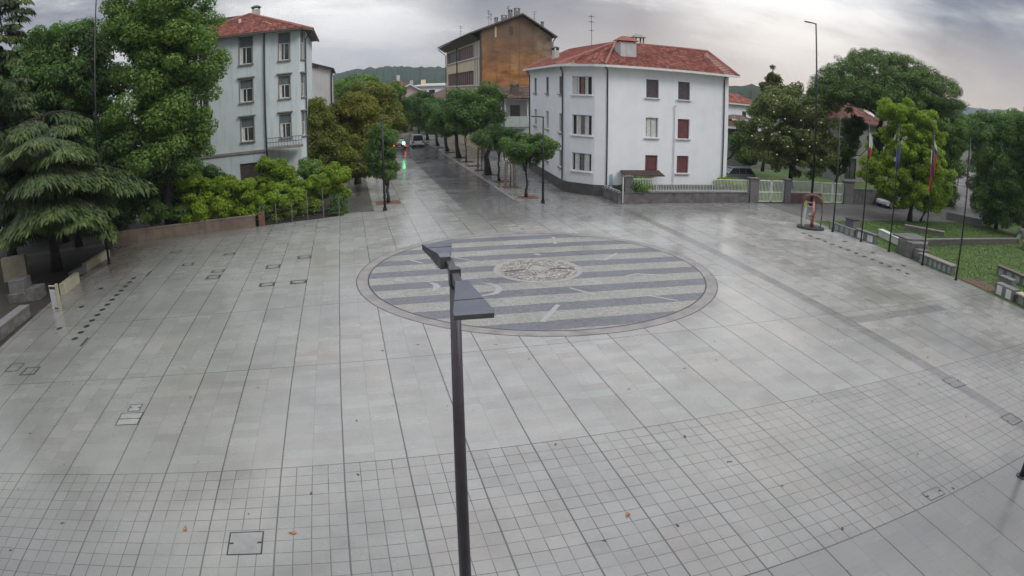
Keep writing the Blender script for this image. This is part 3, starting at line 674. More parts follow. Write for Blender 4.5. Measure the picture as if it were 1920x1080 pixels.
flag('flag', 'limp striped flag showing white, blue and bright red', FP[3], 8.2, [(.03, .28, 8.2, 6.0, lambda f, g: WH if f < .18 else (BD if f < .34 else RD)), (-.2, .03, 7.6, 4.9, lambda f, g: (WH if g < .3 else BD) if f < .35 else (BD if g > .55 and f < .6 else RD))])

# ------------------------------------------------------------------ sculpture at the plaza corner
c = Vector((32.55, 37.7, 0)); t = thing('metal_sculpture', 'red and rusty metal sculpture under an arch on a round base', 'sculpture', c)
rr = Vector((.87, -.49, 0)); ff = Vector((-.49, -.87, 0))
mb = MB(); n = 28
mb.prism([(c.x+(rr.x*math.cos(a)*1.12+ff.x*math.sin(a)*.85), c.y+(rr.y*math.cos(a)*1.12+ff.y*math.sin(a)*.85)) for a in [2*PI*i/n for i in range(n)]], 0, .14); mb.build('base', M_mfr, t)
for s_ in (-1, 1): MB().tube([c+rr*(.78*s_)+Vector((0, 0, .14)), c+rr*(.84*s_)+Vector((0, 0, 1.1)), c+rr*(.76*s_)+Vector((0, 0, 2.05))], .05, 8).build('post', M_soffit, t)
mb = MB()
for lay in range(2): mb.tube([c+rr*(.80*math.cos(a)*(1-.1*lay))+ff*(.16*(lay-.5))+Vector((0, 0, 2.02+.55*math.sin(a)*(1-.1*lay))) for a in [PI*i/14 for i in range(15)]], .085, 8)
mb.tube([c+rr*.5+Vector((0, 0, 2.0)), c+rr*.85+Vector((0, 0, 1.9))], .09, 7); mb.build('arch', M_rust, t, smooth=True)
q = c+rr*.08
MB().tube([q+Vector((0, 0, .14)), q+Vector((0, 0, .5)), q+rr*.04+Vector((0, 0, .95)), q+rr*.1+Vector((0, 0, 1.45)), q+rr*.05+Vector((0, 0, 1.9)), q+Vector((0, 0, 2.2))], [.16, .13, .12, .17, .15, .06], 10).build('figure', M_redp, t, smooth=True)
MB().tube([q+rr*-.06+ff*.12+Vector((0, 0, .9)), q+ff*.16+Vector((0, 0, 1.4)), q+ff*.1+Vector((0, 0, 2.05))], [.05, .1, .05], 8).build('figure_front', M_pink, t, smooth=True)
MB().sphere(q-rr*.22+Vector((0, 0, 1.0)), .17, sq=(1, 1, .8)).build('knob', M_yslab, t, smooth=True)
MB().sphere(q-rr*.1+Vector((0, 0, .78)), .12).build('knob', M_yslab, t, smooth=True)
mb = MB(); a = c-rr*.62; mb.bar(a+Vector((0, 0, .16)), a+rr*.1+Vector((0, 0, 1.62)), .17, .06, up=ff); mb.build('white_panel', M_wslab, t)
a = c-rr*.56; MB().bar(a+Vector((0, 0, 1.6)), a+Vector((0, 0, 2.05)), .24, .14, up=ff).build('yellow_box', M_yel, t)
for z in (1.68, 1.98): MB().bar(a+Vector((0, 0, z)), q+Vector((0, 0, z-.04)), .035).build('link_rod', M_wframe, t)

# ------------------------------------------------------------------ walls and benches on the plaza edges
def slabwall(name, label, cat, p, q, h, th, m, cap=None, panels=0, pm=None, ang=None, group=None):
    p, q = Vector((*p, 0)), Vector((*q, 0)); d = (q-p).normalized(); L = (q-p).length
    t = thing(name, label, cat, p, group)
    MB().bar(p+Vector((0, 0, h/2)), q+Vector((0, 0, h/2)), th, h).build('body', m, t)
    if cap: MB().bar(p-d*.06+Vector((0, 0, h+.045)), q+d*.06+Vector((0, 0, h+.045)), th*cap[1], .09).build('seat_slab', cap[0], t)
    nn = Vector((-d.y, d.x, 0));
    for i in range(panels):
        f = (i+.5)/panels; a = p+d*L*f
        for s_ in (1, -1): MB().bar(a-d*(L/panels*.28)+nn*(s_*(th/2+.006))+Vector((0, 0, h*.5)), a+d*(L/panels*.28)+nn*(s_*(th/2+.006))+Vector((0, 0, h*.5)), .012, h*.78).build('pale_panel', pm, t)
    return t
slabwall('low_wall', 'low grey edge wall with pale panels by the sculpture', 'wall', (34.6, 37.6), (34.75, 34.7), .55, .3, M_gblock, None, 5, M_pan)
slabwall('low_wall', 'low grey edge wall with two thin white marks near second pole', 'wall', (34.8, 34.6), (34.95, 32.6), .62, .3, M_gblock, (M_gblock, 1.6), 2, M_wslab)
t = thing('stone_block', 'tall dark grey block with a metal lid behind the edge wall', 'block', (35.9, 36.4, 0)); MB().box(35.5, 36.35, 36.0, 36.8, 0, .95, .2).build('body', M_gblock, t); MB().box(35.45, 36.4, 35.95, 36.85, .952, 1.03, .2).build('lid', M_mfr, t)
slabwall('stone_bench', 'long white slab bench on the lawn behind the poles', 'bench', (37.9, 34.9), (37.0, 30.9), .48, .42, M_wslab, (M_wslab, 1.25))
t = thing('stone_pile', 'big rough stone block with a flat slab on top beside middle pole', 'stone', (36.2, 29.6, 0))
mb = MB(); mb.prism([(34.95, 30.3), (35.0, 28.8), (36.3, 28.5), (37.5, 29.3), (37.3, 30.7), (36.0, 31.0)], 0, 1.05); mb.prism([(35.1, 28.75), (35.05, 28.0), (35.9, 27.9), (36.1, 28.45)], 0, .75); mb.build('boulder', M_stone, t)
MB().prism([(35.2, 31.2), (35.1, 29.5), (37.6, 29.2), (37.7, 31.1)], 1.052, 1.17).build('slab', M_stone, t)
slabwall('stone_bench', 'bench with a pale top and white front panels between poles', 'bench', (35.15, 28.0), (35.25, 24.9), .55, .5, M_gblock, (M_wood, 1.5), 7, M_pan, group='edge benches with panels')
slabwall('stone_block', 'dark grey block with white marks near right picture edge', 'block', (35.5, 21.0), (35.5, 19.4), .72, .8, M_gblock, None, 2, M_wslab)
slabwall('stone_bench', 'cream topped bench with white panels cut by the right picture edge', 'bench', (35.6, 19.2), (35.5, 15.5), .55, .55, M_gblock, (M_yslab, 1.5), 5, M_pan, group='edge benches with panels')
slabwall('stone_bench', 'second row bench with white panels standing farther back on lawn', 'bench', (40.6, 24.2), (40.6, 17.0), .6, .5, M_gblock, (M_soffit, 1.3), 9, M_pan)
slabwall('stone_block', 'squat dark block below the second row bench', 'block', (38.2, 22.4), (38.2, 21.2), .62, .7, M_gblock)
slabwall('retaining_wall', 'long low retaining wall crossing the lawn', 'wall', (37.6, 31.95), (56.5, 31.95), .42, .3, M_plinth, (M_gblock, 1.2))
slabwall('retaining_wall', 'low retaining wall turning back at the lawn right end', 'wall', (56.8, 32.0), (68, 37.5), .4, .3, M_plinth, (M_gblock, 1.2))
slabwall('stone_block', 'grey block at the corner of the lawn retaining wall', 'block', (55.0, 30.2), (55.8, 29.0), .7, 1.6, M_gblock)
slabwall('low_wall', 'sloping grey wall at the lawn far edge by the side street', 'wall', (56.0, 41.6), (58.8, 38.3), .75, .3, M_gblock)
slabwall('stone_bench', 'grey slab lying on the lawn left of the retaining wall', 'bench', (43.5, 37.0), (46.5, 34.6), .35, .45, M_gblock, (M_wood, 1.2))
t = tag(MB().prism([(35.0, 24.3), (35.0, 21.3), (36.6, 21.4), (36.9, 23.4)], 0, .035).build('mulch_patch', mat('brown bare soil', (.10, .06, .045), .9, .4, 5, bump=.6)), kind='structure')
slabwall('retaining_wall', 'brown stained plaster wall in front of the shrubs at left', 'wall', (-18.4, 46.4), (-6.95, 47.2), .78, .3, M_wallst, (M_wallst, 1.15))
slabwall('stone_bench', 'cream stone bench slab right behind the white sign', 'bench', (-17.2, 33.6), (-17.15, 36.0), .62, .35, M_yslab)
slabwall('stone_bench', 'cream stone bench slab at the foot of left lamp mast', 'bench', (-17.75, 38.7), (-17.25, 42.2), .5, .35, M_yslab)
slabwall('low_wall', 'dark low wall stub joining the two cream benches', 'wall', (-18.2, 37.2), (-17.7, 38.6), .4, .4, M_gblock)
t = thing('stone_block', 'stepped grey stone block with a panelled face left of sign', 'block', (-20.2, 33.6, 0))
MB().box(-21.0, -19.6, 32.9, 34.3, 0, .5).build('step', M_stone, t); MB().box(-20.9, -19.7, 33.1, 34.2, .5, 1.25).build('upper_block', M_gblock, t); MB().box(-19.6, -18.6, 33.0, 34.0, 0, .7).build('side_block', M_stone, t)
slabwall('low_wall', 'mossy low wall at the left picture edge', 'wall', (-18.1, 30.0), (-18.6, 22.0), .55, .7, M_stone, (M_gblock, 1.1))
slabwall('stone_block', 'pale block below the cedar branch tips at far left', 'block', (-24.6, 38.6), (-22.6, 38.9), 1.6, .4, M_yslab)
c = Vector((-16.3, 30.7, 0)); t = thing('info_sign', 'white upright information sign with a printed sheet', 'sign', c)
d = Vector((.92, -.4, 0)); nn = Vector((-.4, -.92, 0))
mb = MB(); mb.bar(c-d*.36+Vector((0, 0, .66)), c+d*.28+Vector((0, 0, .66)), .05, 1.3); mb.build('board', M_wframe, t)
MB().bar(c+d*.36+nn*.02+Vector((0, 0, .0)), c+d*.36+nn*.02+Vector((0, 0, 1.42)), .16, .14).build('post', M_yslab, t)
MB().bar(c-d*.32+nn*.033+Vector((0, 0, .62)), c+d*.2+nn*.033+Vector((0, 0, .62)), .012, .86).build('printed_sheet', M_paper, t)
MB().bar(c-d*.32+nn*.033+Vector((0, 0, 1.19)), c+d*.2+nn*.033+Vector((0, 0, 1.19)), .012, .14).build('dark_window', M_mfr, t)
MB().bar(c-d*.14+nn*.033+Vector((0, 0, .10)), c+d*.2+nn*.033+Vector((0, 0, .10)), .012, .07).build('dark_window', M_mfr, t)
# ------------------------------------------------------------------ building helpers
def frame_of(A, B):
    A, B = Vector((*A[:2], 0)), Vector((*B[:2], 0)); d = (B-A).normalized(); return A, d, Vector((d.y, -d.x, 0)), (B-A).length
def wall(mb, A, B, z0, z1, holes=(), depth=.16):
    a, d, n, L = frame_of(A, B); P = lambda s, z, k=0.0: a+d*s+Vector((0, 0, z))-n*k
    ss = sorted({0.0, L, *[h[i] for h in holes for i in (0, 1)]}); zs = sorted({z0, z1, *[h[i] for h in holes for i in (2, 3)]})
    for s0, s1 in zip(ss, ss[1:]):
        for y0, y1 in zip(zs, zs[1:]):
            if any(h[0]-1e-6 <= s0 and s1 <= h[1]+1e-6 and h[2]-1e-6 <= y0 and y1 <= h[3]+1e-6 for h in holes): continue
            mb.quad(P(s0, y0), P(s1, y0), P(s1, y1), P(s0, y1))
    for s0, s1, y0, y1 in [h[:4] for h in holes]:
        mb.quad(P(s0, y0), P(s0, y1), P(s0, y1, depth), P(s0, y0, depth)); mb.quad(P(s1, y0, depth), P(s1, y1, depth), P(s1, y1), P(s1, y0))
        mb.quad(P(s0, y0, depth), P(s1, y0, depth), P(s1, y0), P(s0, y0)); mb.quad(P(s0, y1), P(s1, y1), P(s1, y1, depth), P(s0, y1, depth))
def window(par, A, B, h, fm=None, gm=None, depth=.16, cols=2, transom=None, blind=None, sill=None, hood=None, surround=None, curtain=False, fw=.065):
    a, d, n, L = frame_of(A, B); s0, s1, z0, z1 = h; P = lambda s, z, k=0.0: a+d*s+Vector((0, 0, z))-n*k
    fm = fm or M_wframe; gm = gm or M_glass; k = depth-.035; mb = MB()
    ztop = blind[0] if blind else z1
    for s in [s0+fw/2]+[s0+(s1-s0)*i/cols for i in range(1, cols)]+[s1-fw/2]: mb.bar(P(s, z0, k), P(s, ztop, k), fw, .06, up=n)
    for z in [z0+fw/2, ztop-fw/2]+([z0+(ztop-z0)*transom] if transom else []): mb.bar(P(s0+fw, z, k), P(s1-fw, z, k), .06, fw)
    w = mb.build('window', fm, par)
    MB().quad(P(s0, z0, depth-.012), P(s1, z0, depth-.012), P(s1, z1, depth-.012), P(s0, z1, depth-.012)).build('pane', gm, w)
    if blind: MB().bar(P(s0+.01, (blind[0]+z1)/2, depth-.06), P(s1-.01, (blind[0]+z1)/2, depth-.06), .03, z1-blind[0]).build('blind', blind[1], w)
    if curtain:
        mb = MB()
        for f0, f1 in curtain: mb.quad(P(s0+(s1-s0)*f0, z0, depth-.02), P(s0+(s1-s0)*f1, z0, depth-.02), P(s0+(s1-s0)*f1, ztop, depth-.02), P(s0+(s1-s0)*f0, ztop, depth-.02))
        mb.build('curtain', M_curtain, w)
    if sill: MB().bar(P(s0-.14, z0-.05, -.06), P(s1+.14, z0-.05, -.06), .20, .09).build('sill', sill, w)
    if hood:
        mb = MB(); mb.bar(P(s0-.22, z1+.22, -.10), P(s1+.22, z1+.22, -.10), .24, .10); mb.bar(P(s0-.12, z1+.12, -.04), P(s1+.12, z1+.12, -.04), .10, .10); mb.build('hood', hood, w)
    if surround:
        for s in (s0-.045, s1+.045): MB().bar(P(s, z0, -.02), P(s, z1, -.02), .085, .05, up=n).build('surround', surround, w)
    return w
def slope(mb, tint, e0, e1, r0, r1, sp=.24, row=.42, amp=.05, rng=np.random.default_rng(5)):
    e0, e1, r0, r1 = map(Vector, (e0, e1, r0, r1)); ex = (e1-e0).normalized(); L = (e1-e0).length
    w = r0-e0; ey = (w-ex*w.dot(ex)).normalized(); nz = ex.cross(ey); nz = nz if nz.z > 0 else -nz
    x0, y0, x1, y1 = (r0-e0).dot(ex), (r0-e0).dot(ey), (r1-e0).dot(ex), (r1-e0).dot(ey)
    fan = (r0-r1).length < 1e-6 and not .25*L < x0 < .75*L
    def top(x):
        if fan: return r0
        if x < x0: return e0.lerp(r0, x/x0) if x0 > 0 else r0
        if x > x1: return e1.lerp(r1, (L-x)/(L-x1)) if x1 < L else r1
        return r0.lerp(r1, (x-x0)/max(1e-6, x1-x0))
    n = max(2, int(L/sp))
    for i in range(n):
        xs = [L*i/n, L*(i+.5)/n, L*(i+1)/n]; of = (0, amp, 0); ts = [top(x) for x in xs]; m = max(1, int(max((t_-(e0+ex*x_)).length for t_, x_ in zip(ts, xs))/row))
        for j in range(m):
            tt = rng.random()
            for q in (0, 1):
                p = []
                for k, f, lift in ((q, j/m, .025), (q+1, j/m, .025), (q+1, (j+1)/m, 0), (q, (j+1)/m, 0)):
                    b_ = e0+ex*xs[k]; p.append(b_+(ts[k]-b_)*f+nz*(of[k]+lift+.02))
                mb.quad(*p); tint.append(tt)
def chimney(par, c, w, d, z0, z1, cap=None, m=None, cap_h=.25, pots=0):
    mb = MB().box(c[0]-w/2, c[0]+w/2, c[1]-d/2, c[1]+d/2, z0, z1); ch = mb.build('chimney', m or M_chim, par)
    if cap:
        mb = MB()
        for sx in (-1, 1):
            for sy in (-1, 1): mb.box(c[0]+sx*w*.38-.06, c[0]+sx*w*.38+.06, c[1]+sy*d*.38-.06, c[1]+sy*d*.38+.06, z1, z1+cap_h)
        o = w*.66; q = d*.66; z = z1+cap_h
        mb.add([(c[0]-o, c[1]-q, z), (c[0]+o, c[1]-q, z), (c[0]+o, c[1]+q, z), (c[0]-o, c[1]+q, z), (c[0]-o*.35, c[1]-q*.2, z+w*.3), (c[0]+o*.35, c[1]-q*.2, z+w*.3), (c[0]+o*.35, c[1]+q*.2, z+w*.3), (c[0]-o*.35, c[1]+q*.2, z+w*.3)],
               [(3, 2, 1, 0), (0, 1, 5, 4), (1, 2, 6, 5), (2, 3, 7, 6), (3, 0, 4, 7), (4, 5, 6, 7)])
        mb.build('chimney_cap', cap, ch)
    return ch
def antenna(par, p, h, arms=((.95, .9), (.8, .6), (.55, .5)), ang=.6, r=.025):
    p = Vector(p); mb = MB(); mb.tube([p, p+Vector((0, 0, h))], r, 6); d = Vector((math.cos(ang), math.sin(ang), 0)); n = Vector((-d.y, d.x, 0))
    for f, L in arms:
        c = p+Vector((0, 0, h*f)); mb.bar(c-d*L*.5, c+d*L*.5, .025)
        for k in range(5): q = c+d*L*(-.45+.22*k); mb.bar(q-n*.2, q+n*.2, .018)
    return mb.build('antenna', M_iron, par)
def gutter_pipe(par, pts, r=.06): return MB().tube(pts, r, 8).build('downpipe', M_pipe, par)

# ------------------------------------------------------------------ white corner house
hs = thing('corner_house', 'white three storey house with rounded corner and red tiled roof', 'house', (26, 58, 0))
W0, W1, C1, C2, S0, S1 = (19.7, 70.0), (18.5, 55.0), (18.72, 53.85), (20.22, 51.85), (20.95, 51.5), (33.3, 51.5)
LW = math.dist(W0, W1); mb = MB(); zt = 11.05; rows = ((8.6, 10.2), (5.1, 6.85), (2.0, 3.55))
hw = [(LW-c-.55, LW-c+.55, *r) for r in rows for c in (.85, 6.1, 11.7)]
hs_s = [(u-S0[0], u-S0[0]+1.2, *r) for r in rows for u in (24.82, 27.95)]
hc = [(.26, 2.22, *r) for r in rows]
wall(mb, W0, W1, .95, zt, hw); wall(mb, W1, C1, .95, zt); wall(mb, C1, C2, .95, zt, hc); wall(mb, C2, S0, .95, zt); wall(mb, S0, S1, .95, zt, hs_s)
wall(mb, S1, (33.3, 61.5), 0, zt); wall(mb, (33.3, 61.5), (24.3, 61.5), 0, zt); wall(mb, (24.3, 61.5), (24.6, 70), 0, zt); wall(mb, (24.6, 70), W0, 0, zt)
mb.quad((33.3, 51.5, zt), (33.3, 61.5, zt), (33.3, 56.5, 13.45))
mb.build('wall', M_white, hs)
mb = MB(); pl = [(19.72, 70.0), (18.44, 55.0), (18.67, 53.82), (20.19, 51.8), (20.93, 51.44), (33.36, 51.44), (33.36, 51.6), (20.97, 51.6), (20.27, 51.95), (18.8, 53.9), (18.6, 55.0), (19.8, 70.0)]
mb.prism(pl, 0, .95); mb.build('plinth', M_plinth, hs)
for i, h in enumerate(hw): window(hs, W0, W1, h, gm=M_glass if i > 2 else M_gshut, cols=2 if i > 2 else 1, fm=M_wframe if i > 2 else M_gshut, sill=M_stonetrim, curtain=((.3, .55),) if i > 2 else False)
for i, h in enumerate(hc): window(hs, C1, C2, h, cols=4, sill=M_white, curtain=(((0, .2), (.26, .32), (.62, .78)), ((.18, .42), (.6, .82)), ((.12, .36), (.6, .86)))[i], gm=M_glass)
for i in range(3): MB().bar(Vector((*C1, 0)).lerp(Vector((*C2, 0)), .45)+Vector((.06, .06, (rows[i][0]+rows[i][1])/2)), Vector((*C1, 0)).lerp(Vector((*C2, 0)), .58)+Vector((.06, .06, (rows[i][0]+rows[i][1])/2)), .05, rows[i][1]-rows[i][0]-.2).build('blind', M_shut if i == 0 else M_gshut, hs)
for i, h in enumerate(hs_s):
    fm, gm, c_, cu = ((M_gshut, M_gshut, 1, False), (M_gshut, M_gshut, 1, False), (M_wframe, M_glass, 2, ((.12, .44), (.56, .9))), (M_shut, M_shut, 1, False), (M_shut, M_shut, 1, False), (M_shut, M_shut, 1, False))[i]
    window(hs, S0, S1, h, fm=fm, gm=gm, cols=c_, curtain=cu, sill=M_wframe, depth=.2)
    if gm in (M_shut, M_gshut):
        mb = MB()
        for k in range(12): z = h[2]+.07+k*(h[3]-h[2]-.1)/12; mb.bar((S0[0]+h[0]+.08, 51.5+.15, z), (S0[0]+h[1]-.08, 51.5+.15, z), .03, .05)
        mb.build('slats', gm, hs)
EP = [(19.25, 70.7), (17.85, 55.05), (18.2, 53.4), (19.9, 51.15), (20.75, 50.8), (34.0, 50.8)]; ze = 11.2; RA = (24.1, 56.5, 13.6); RB = (34.0, 56.5, 13.6); RC = (24.6, 70.7, 13.6)
mb = MB(); tn = []
slope(mb, tn, (*EP[0], ze), (*EP[1], ze), RC, RA)
for a, b in zip(EP[1:4], EP[2:5]): slope(mb, tn, (*a, ze), (*b, ze), RA, RA)
slope(mb, tn, (*EP[4], ze), (*EP[5], ze), RA, RB)
for q in (((34.0, 62.2, ze), (23.9, 62.2, ze), RA, RB), ((25.4, 62.2, ze), (25.6, 70.7, ze), RC, RA)): mb.quad(*q); tn.append(.5)
roof = mb.build('roof', M_tile, hs, tint=tn)
mb = MB()
for a, b in ((RA, RB), (RA, RC), ((*EP[1], ze), RA), ((*EP[4], ze), RA), (RB, (*EP[5], ze)), (RC, (*EP[0], ze))): mb.tube([Vector(a)+Vector((0, 0, .05)), Vector(b)+Vector((0, 0, .05))], .13, 8)
mb.build('ridge_tiles', mat('ridge tiles', (.24, .085, .065), .6, .35, 4), roof)
mb = MB()
inn = [W0, W1, C1, C2, S0, S1]
for i in range(5): mb.quad((*EP[i], ze-.02), (*EP[i+1], ze-.02), (*inn[i+1], zt), (*inn[i], zt)); mb.bar((*EP[i], ze-.06), (*EP[i+1], ze-.06), .16, .2)
mb.bar((34.0, 50.8, ze-.05), (34.0, 56.5, 13.5), .1, .2); mb.quad((34.0, 50.8, ze-.02), (34.0, 62.2, ze-.02), (33.3, 62.2, zt), (33.3, 50.8, zt))
mb.build('eaves', M_fascia, roof)
gutter_pipe(hs, [(18.2, 54.85, 11.1), (18.42, 54.93, 10.6), (18.42, 54.93, 1.0)]); gutter_pipe(hs, [(20.9, 50.95, 11.1), (21.2, 51.42, 10.7), (21.2, 51.42, .3)]); gutter_pipe(hs, [(32.7, 51.0, 11.1), (32.78, 51.42, 10.7), (32.78, 51.42, .2)]); gutter_pipe(hs, [(19.3, 69.6, 11.1), (19.6, 69.5, 10.5), (19.6, 69.5, .2)])
MB().tube([(27.6, 51.42, .4), (27.6, 51.42, 8.0), (27.6, 51.3, 8.05), (27.75, 51.3, 7.9)], .035, 6).build('vent_pipe', M_chim, hs)
chimney(roof, (23.8, 53.5), 1.5, 1.2, 11.6, 13.45, mat('tile cap', (.24, .065, .05), .7, .4, 5), cap_h=.14)
chimney(roof, (27.1, 58.0), 1.05, .9, 12.6, 13.85, M_stonetrim, M_chim, cap_h=.6); chimney(roof, (21.4, 66.0), .6, .6, 12.2, 13.2, M_mfr, cap_h=.25)
antenna(roof, (23.1, 60.0, 13.0), 3.6)
mb = MB(); mb.quad((22.4, 51.4, 2.25), (26.1, 51.4, 2.25), (26.1, 50.2, 1.95), (22.4, 50.2, 1.95)); mb.quad((22.4, 50.2, 1.87), (26.1, 50.2, 1.87), (26.1, 51.4, 2.17), (22.4, 51.4, 2.17)); mb.bar((22.4, 50.2, 1.91), (26.1, 50.2, 1.91), .06, .1); mb.build('porch_roof', M_tiled, hs)
MB().box(21.55, 21.75, 51.41, 51.44, .1, 1.9).build('door', mat('pale blue door', (.28, .38, .48), .5, .1, 3), hs)

# ------------------------------------------------------------------ garden fence in front of it
FV = 47.75
t = thing('garden_fence', 'white iron railing on a dark stone base before the corner house', 'fence', (20.8, FV, 0))
mb = MB(); mb.box(20.75, 33.45, FV, FV+.35, 0, .86); mb.bar((20.92, 51.3, .43), (20.92, FV+.36, .43), .34, .86); mb.build('base_wall', mat('rubble stone', (.12, .115, .115), .8, .45, 1.8, bump=.6), t)
MB().box(20.68, 33.5, FV-.04, FV+.39, .862, .93).build('coping', M_gblock, t)
mb = MB()
for k in range(6): mb.box(21.3-.02*(k % 2), 21.95+.02*(k % 2), FV-.06, FV+.42, .935+.2*k, .935+.2*k+.185)
mb.box(21.2, 22.0, FV-.1, FV+.46, 2.14, 2.24); mb.build('stone_pillar', M_stone, t)
def rails(par, u0, u1, z0, z1, v=FV+.17, step=.145, name='railing', m=None):
    mb = MB(); mb.bar((u0, v, z1), (u1, v, z1), .05, .05); mb.bar((u0, v, z0), (u1, v, z0), .05, .05)
    n = int((u1-u0)/step)
    for i in range(n+1):
        u = u0+(u1-u0)*i/n; mb.bar((u, v, z0), (u, v, z1), .032, .032)
        if i % 2: mb.bar((u, v, z0+.1), (u+step, v, z0+.1), .03, .03)
    return mb.build(name, m or M_rail, par)
rails(t, 22.0, 24.2, 1.0, 1.98); rails(t, 24.25, 29.6, 1.0, 1.58); rails(t, 29.65, 33.4, 1.0, 1.98)
mb = MB(); mb.bar((20.95, 51.2, 1.0), (20.95, 48.0, 1.0), .05); 
for i in range(6): mb.bar((20.95, 51.2-.63*i, .86), (20.95, 51.2-.63*i, 1.05), .05)
mb.bar((21.1, FV-.05, .1), (21.1, FV-.05, 2.2), .07); mb.build('side_rail', M_rail, t)
def pier(label, u0, u1, h):
    t = thing('gate_pier', label, 'pier', ((u0+u1)/2, FV, 0), 'stone gate piers'); mb = MB(); mb.box(u0, u1, FV-.08, FV+.5, 0, h); mb.build('shaft', M_gblock, t)
    MB().box(u0-.07, u1+.07, FV-.15, FV+.57, h, h+.12).build('cap', M_stone, t)
pier('grey pier at the left side of the white double gate', 33.55, 34.5, 2.1); pier('grey pier at the right side of the white double gate', 37.6, 38.3, 2.1); pier('wide grey pier right of the second white gate', 45.55, 46.9, 2.2)
def gate(label, u0, u1):
    t = thing('garden_gate', label, 'gate', (u0, FV+.1, 0), 'white garden gates'); um = (u0+u1)/2
    for a, b in ((u0, um-.03), (um+.03, u1)):
        lf_ = thing('gate_leaf', None, None, (a, FV+.15, 0)); lf_.parent = t; lf_.location = Vector((a, FV+.15, 0))-Vector((u0, FV+.1, 0)); ORG[lf_.name] = Vector((a, FV+.15, 0))
        mb = MB()
        for z in (.12, .95, 2.0): mb.bar((a, FV+.15, z), (b, FV+.15, z), .07, .09)
        for u in (a+.035, b-.035): mb.bar((u, FV+.15, .08), (u, FV+.15, 2.05), .07)
        mb.build('leaf_frame', M_rail, lf_); mb = MB()
        for i in range(1, 9): u = a+(b-a)*i/9; mb.bar((u, FV+.15, .12), (u, FV+.15, 2.0), .035)
        mb.build('bars', M_rail, lf_)
    MB().box(um-.14, um+.14, FV+.06, FV+.1, .85, 1.05).build('lock_plate', M_rail, t)
gate('white double gate beside the corner house fence', 34.55, 37.55); gate('white double gate behind the tall lamp mast', 42.4, 45.5)
t = thing('garden_fence', 'white railing on a red brown base between the two gates', 'fence', (38.35, FV, 0))
MB().box(38.35, 42.35, FV, FV+.3, 0, .95).build('base_wall', mat('red brown wall', (.13, .075, .07), .8, .25, 2), t); rails(t, 38.4, 42.3, 1.0, 2.04)
t = thing('garden_wall', 'dark stone garden wall right of the second gate', 'wall', (46.95, FV, 0)); MB().box(46.95, 58, FV+.1, FV+.4, 0, 1.5).build('body', M_stone, t); MB().box(46.95, 58.02, FV+.05, FV+.45, 1.502, 1.6).build('coping', M_gblock, t)

# ------------------------------------------------------------------ grey house at left
gh = thing('grey_house', 'pale grey four storey house with hooded windows beside the big tree', 'house', (-9, 60, 0))
A0, A1_, A2, A3_, A4 = (-15.0, 56.6), (-6.93, 56.6), (-3.9, 56.95), (-3.45, 58.3), (-3.45, 70)
gr = ((12.45, 14.9), (9.12, 11.05), (5.7, 7.7)); mb = MB(); zt = 15.05
h1 = [(u+15.0, u+16.1, *r) for r in gr for u in (-13.1, -9.08)]+[(5.6, 7.7, 0.2, 3.8)]
h2 = [(1.3, 2.2, *r) for r in gr]+[(1.2, 2.3, .2, 2.8)]
h3 = [(.35, 1.1, *r) for r in gr]
wall(mb, A0, A1_, 0, zt, h1); wall(mb, A1_, A2, 0, zt, h2); wall(mb, A2, A3_, 0, zt, h3); wall(mb, A3_, A4, 0, zt); wall(mb, A4, (-15, 70), 0, zt); wall(mb, (-15, 70), A0, 0, zt)
mb.build('wall', M_greyw, gh)
for (A, B, hh) in ((A0, A1_, h1[:6]), (A1_, A2, h2[:3]), (A2, A3_, h3)):
    for h in hh: window(gh, A, B, h, blind=(h[2]+(h[3]-h[2])*.62, mat('grey blue blind', (.11, .13, .14), .5, .15, 3)), cols=2, sill=M_stonetrim, hood=M_stonetrim if h[3] < 12 else None, surround=M_stonetrim, curtain=((.06, .25),))
MB().quad((-9.4, 56.72, .2), (-7.3, 56.72, .2), (-7.3, 56.72, 3.8), (-9.4, 56.72, 3.8)).build('garage_door', M_dframe, gh)
window(gh, A1_, A2, h2[3], cols=1, fm=M_dframe)
mb = MB(); mb.bar((-15, 56.56, 4.75), (-6.95, 56.56, 4.75), .12, .22); mb.build('string_course', M_stonetrim, gh)
mb = MB(); mb.box(-6.75, -3.7, 55.4, 56.5, 4.85, 5.05); mb.build('balcony_slab', M_stonetrim, gh)
mb = MB()
for z in (5.82, 5.45): mb.bar((-6.7, 55.45, z), (-3.75, 55.45, z), .05)
for i in range(13): u = -6.7+2.95*i/12; mb.bar((u, 55.45, 5.05), (u, 55.45, 5.82), .03)
mb.build('balcony_rail', M_iron, gh)
ze = 15.1; gE = [(-15.6, 56.0), (-3.6, 56.0), (-2.75, 58.1), (-2.75, 70.5), (-15.6, 70.5)]; Ra = (-9.0, 62.0, 17.6); Rb = (-9.0, 65, 17.6)
mb = MB(); tn = []
slope(mb, tn, (*gE[0], ze), (*gE[1], ze), Ra, Ra); slope(mb, tn, (*gE[1], ze), (*gE[2], ze), Ra, Ra); slope(mb, tn, (*gE[2], ze), (*gE[3], ze), Ra, Rb)
for q in (((*gE[3], ze), (*gE[4], ze), Rb), ((*gE[4], ze), (*gE[0], ze), Ra, Rb)): mb.quad(*q); tn.append(.4)
rf = mb.build('roof', M_tile, gh, tint=tn)
mb = MB()
for a, b in (((*gE[0], ze), Ra), ((*gE[1], ze), Ra), ((*gE[2], ze), Ra), (Ra, Rb)): mb.tube([Vector(a)+Vector((0, 0, .06)), Vector(b)+Vector((0, 0, .06))], .13, 8)
mb.build('ridge_tiles', MATS['ridge tiles'], rf)
mb = MB(); gi = [A0, A1_, A2, A3_, A4]
for a, b in zip(gE[:4], gE[1:4]): mb.bar((*a, ze-.05), (*b, ze-.05), .16, .16)
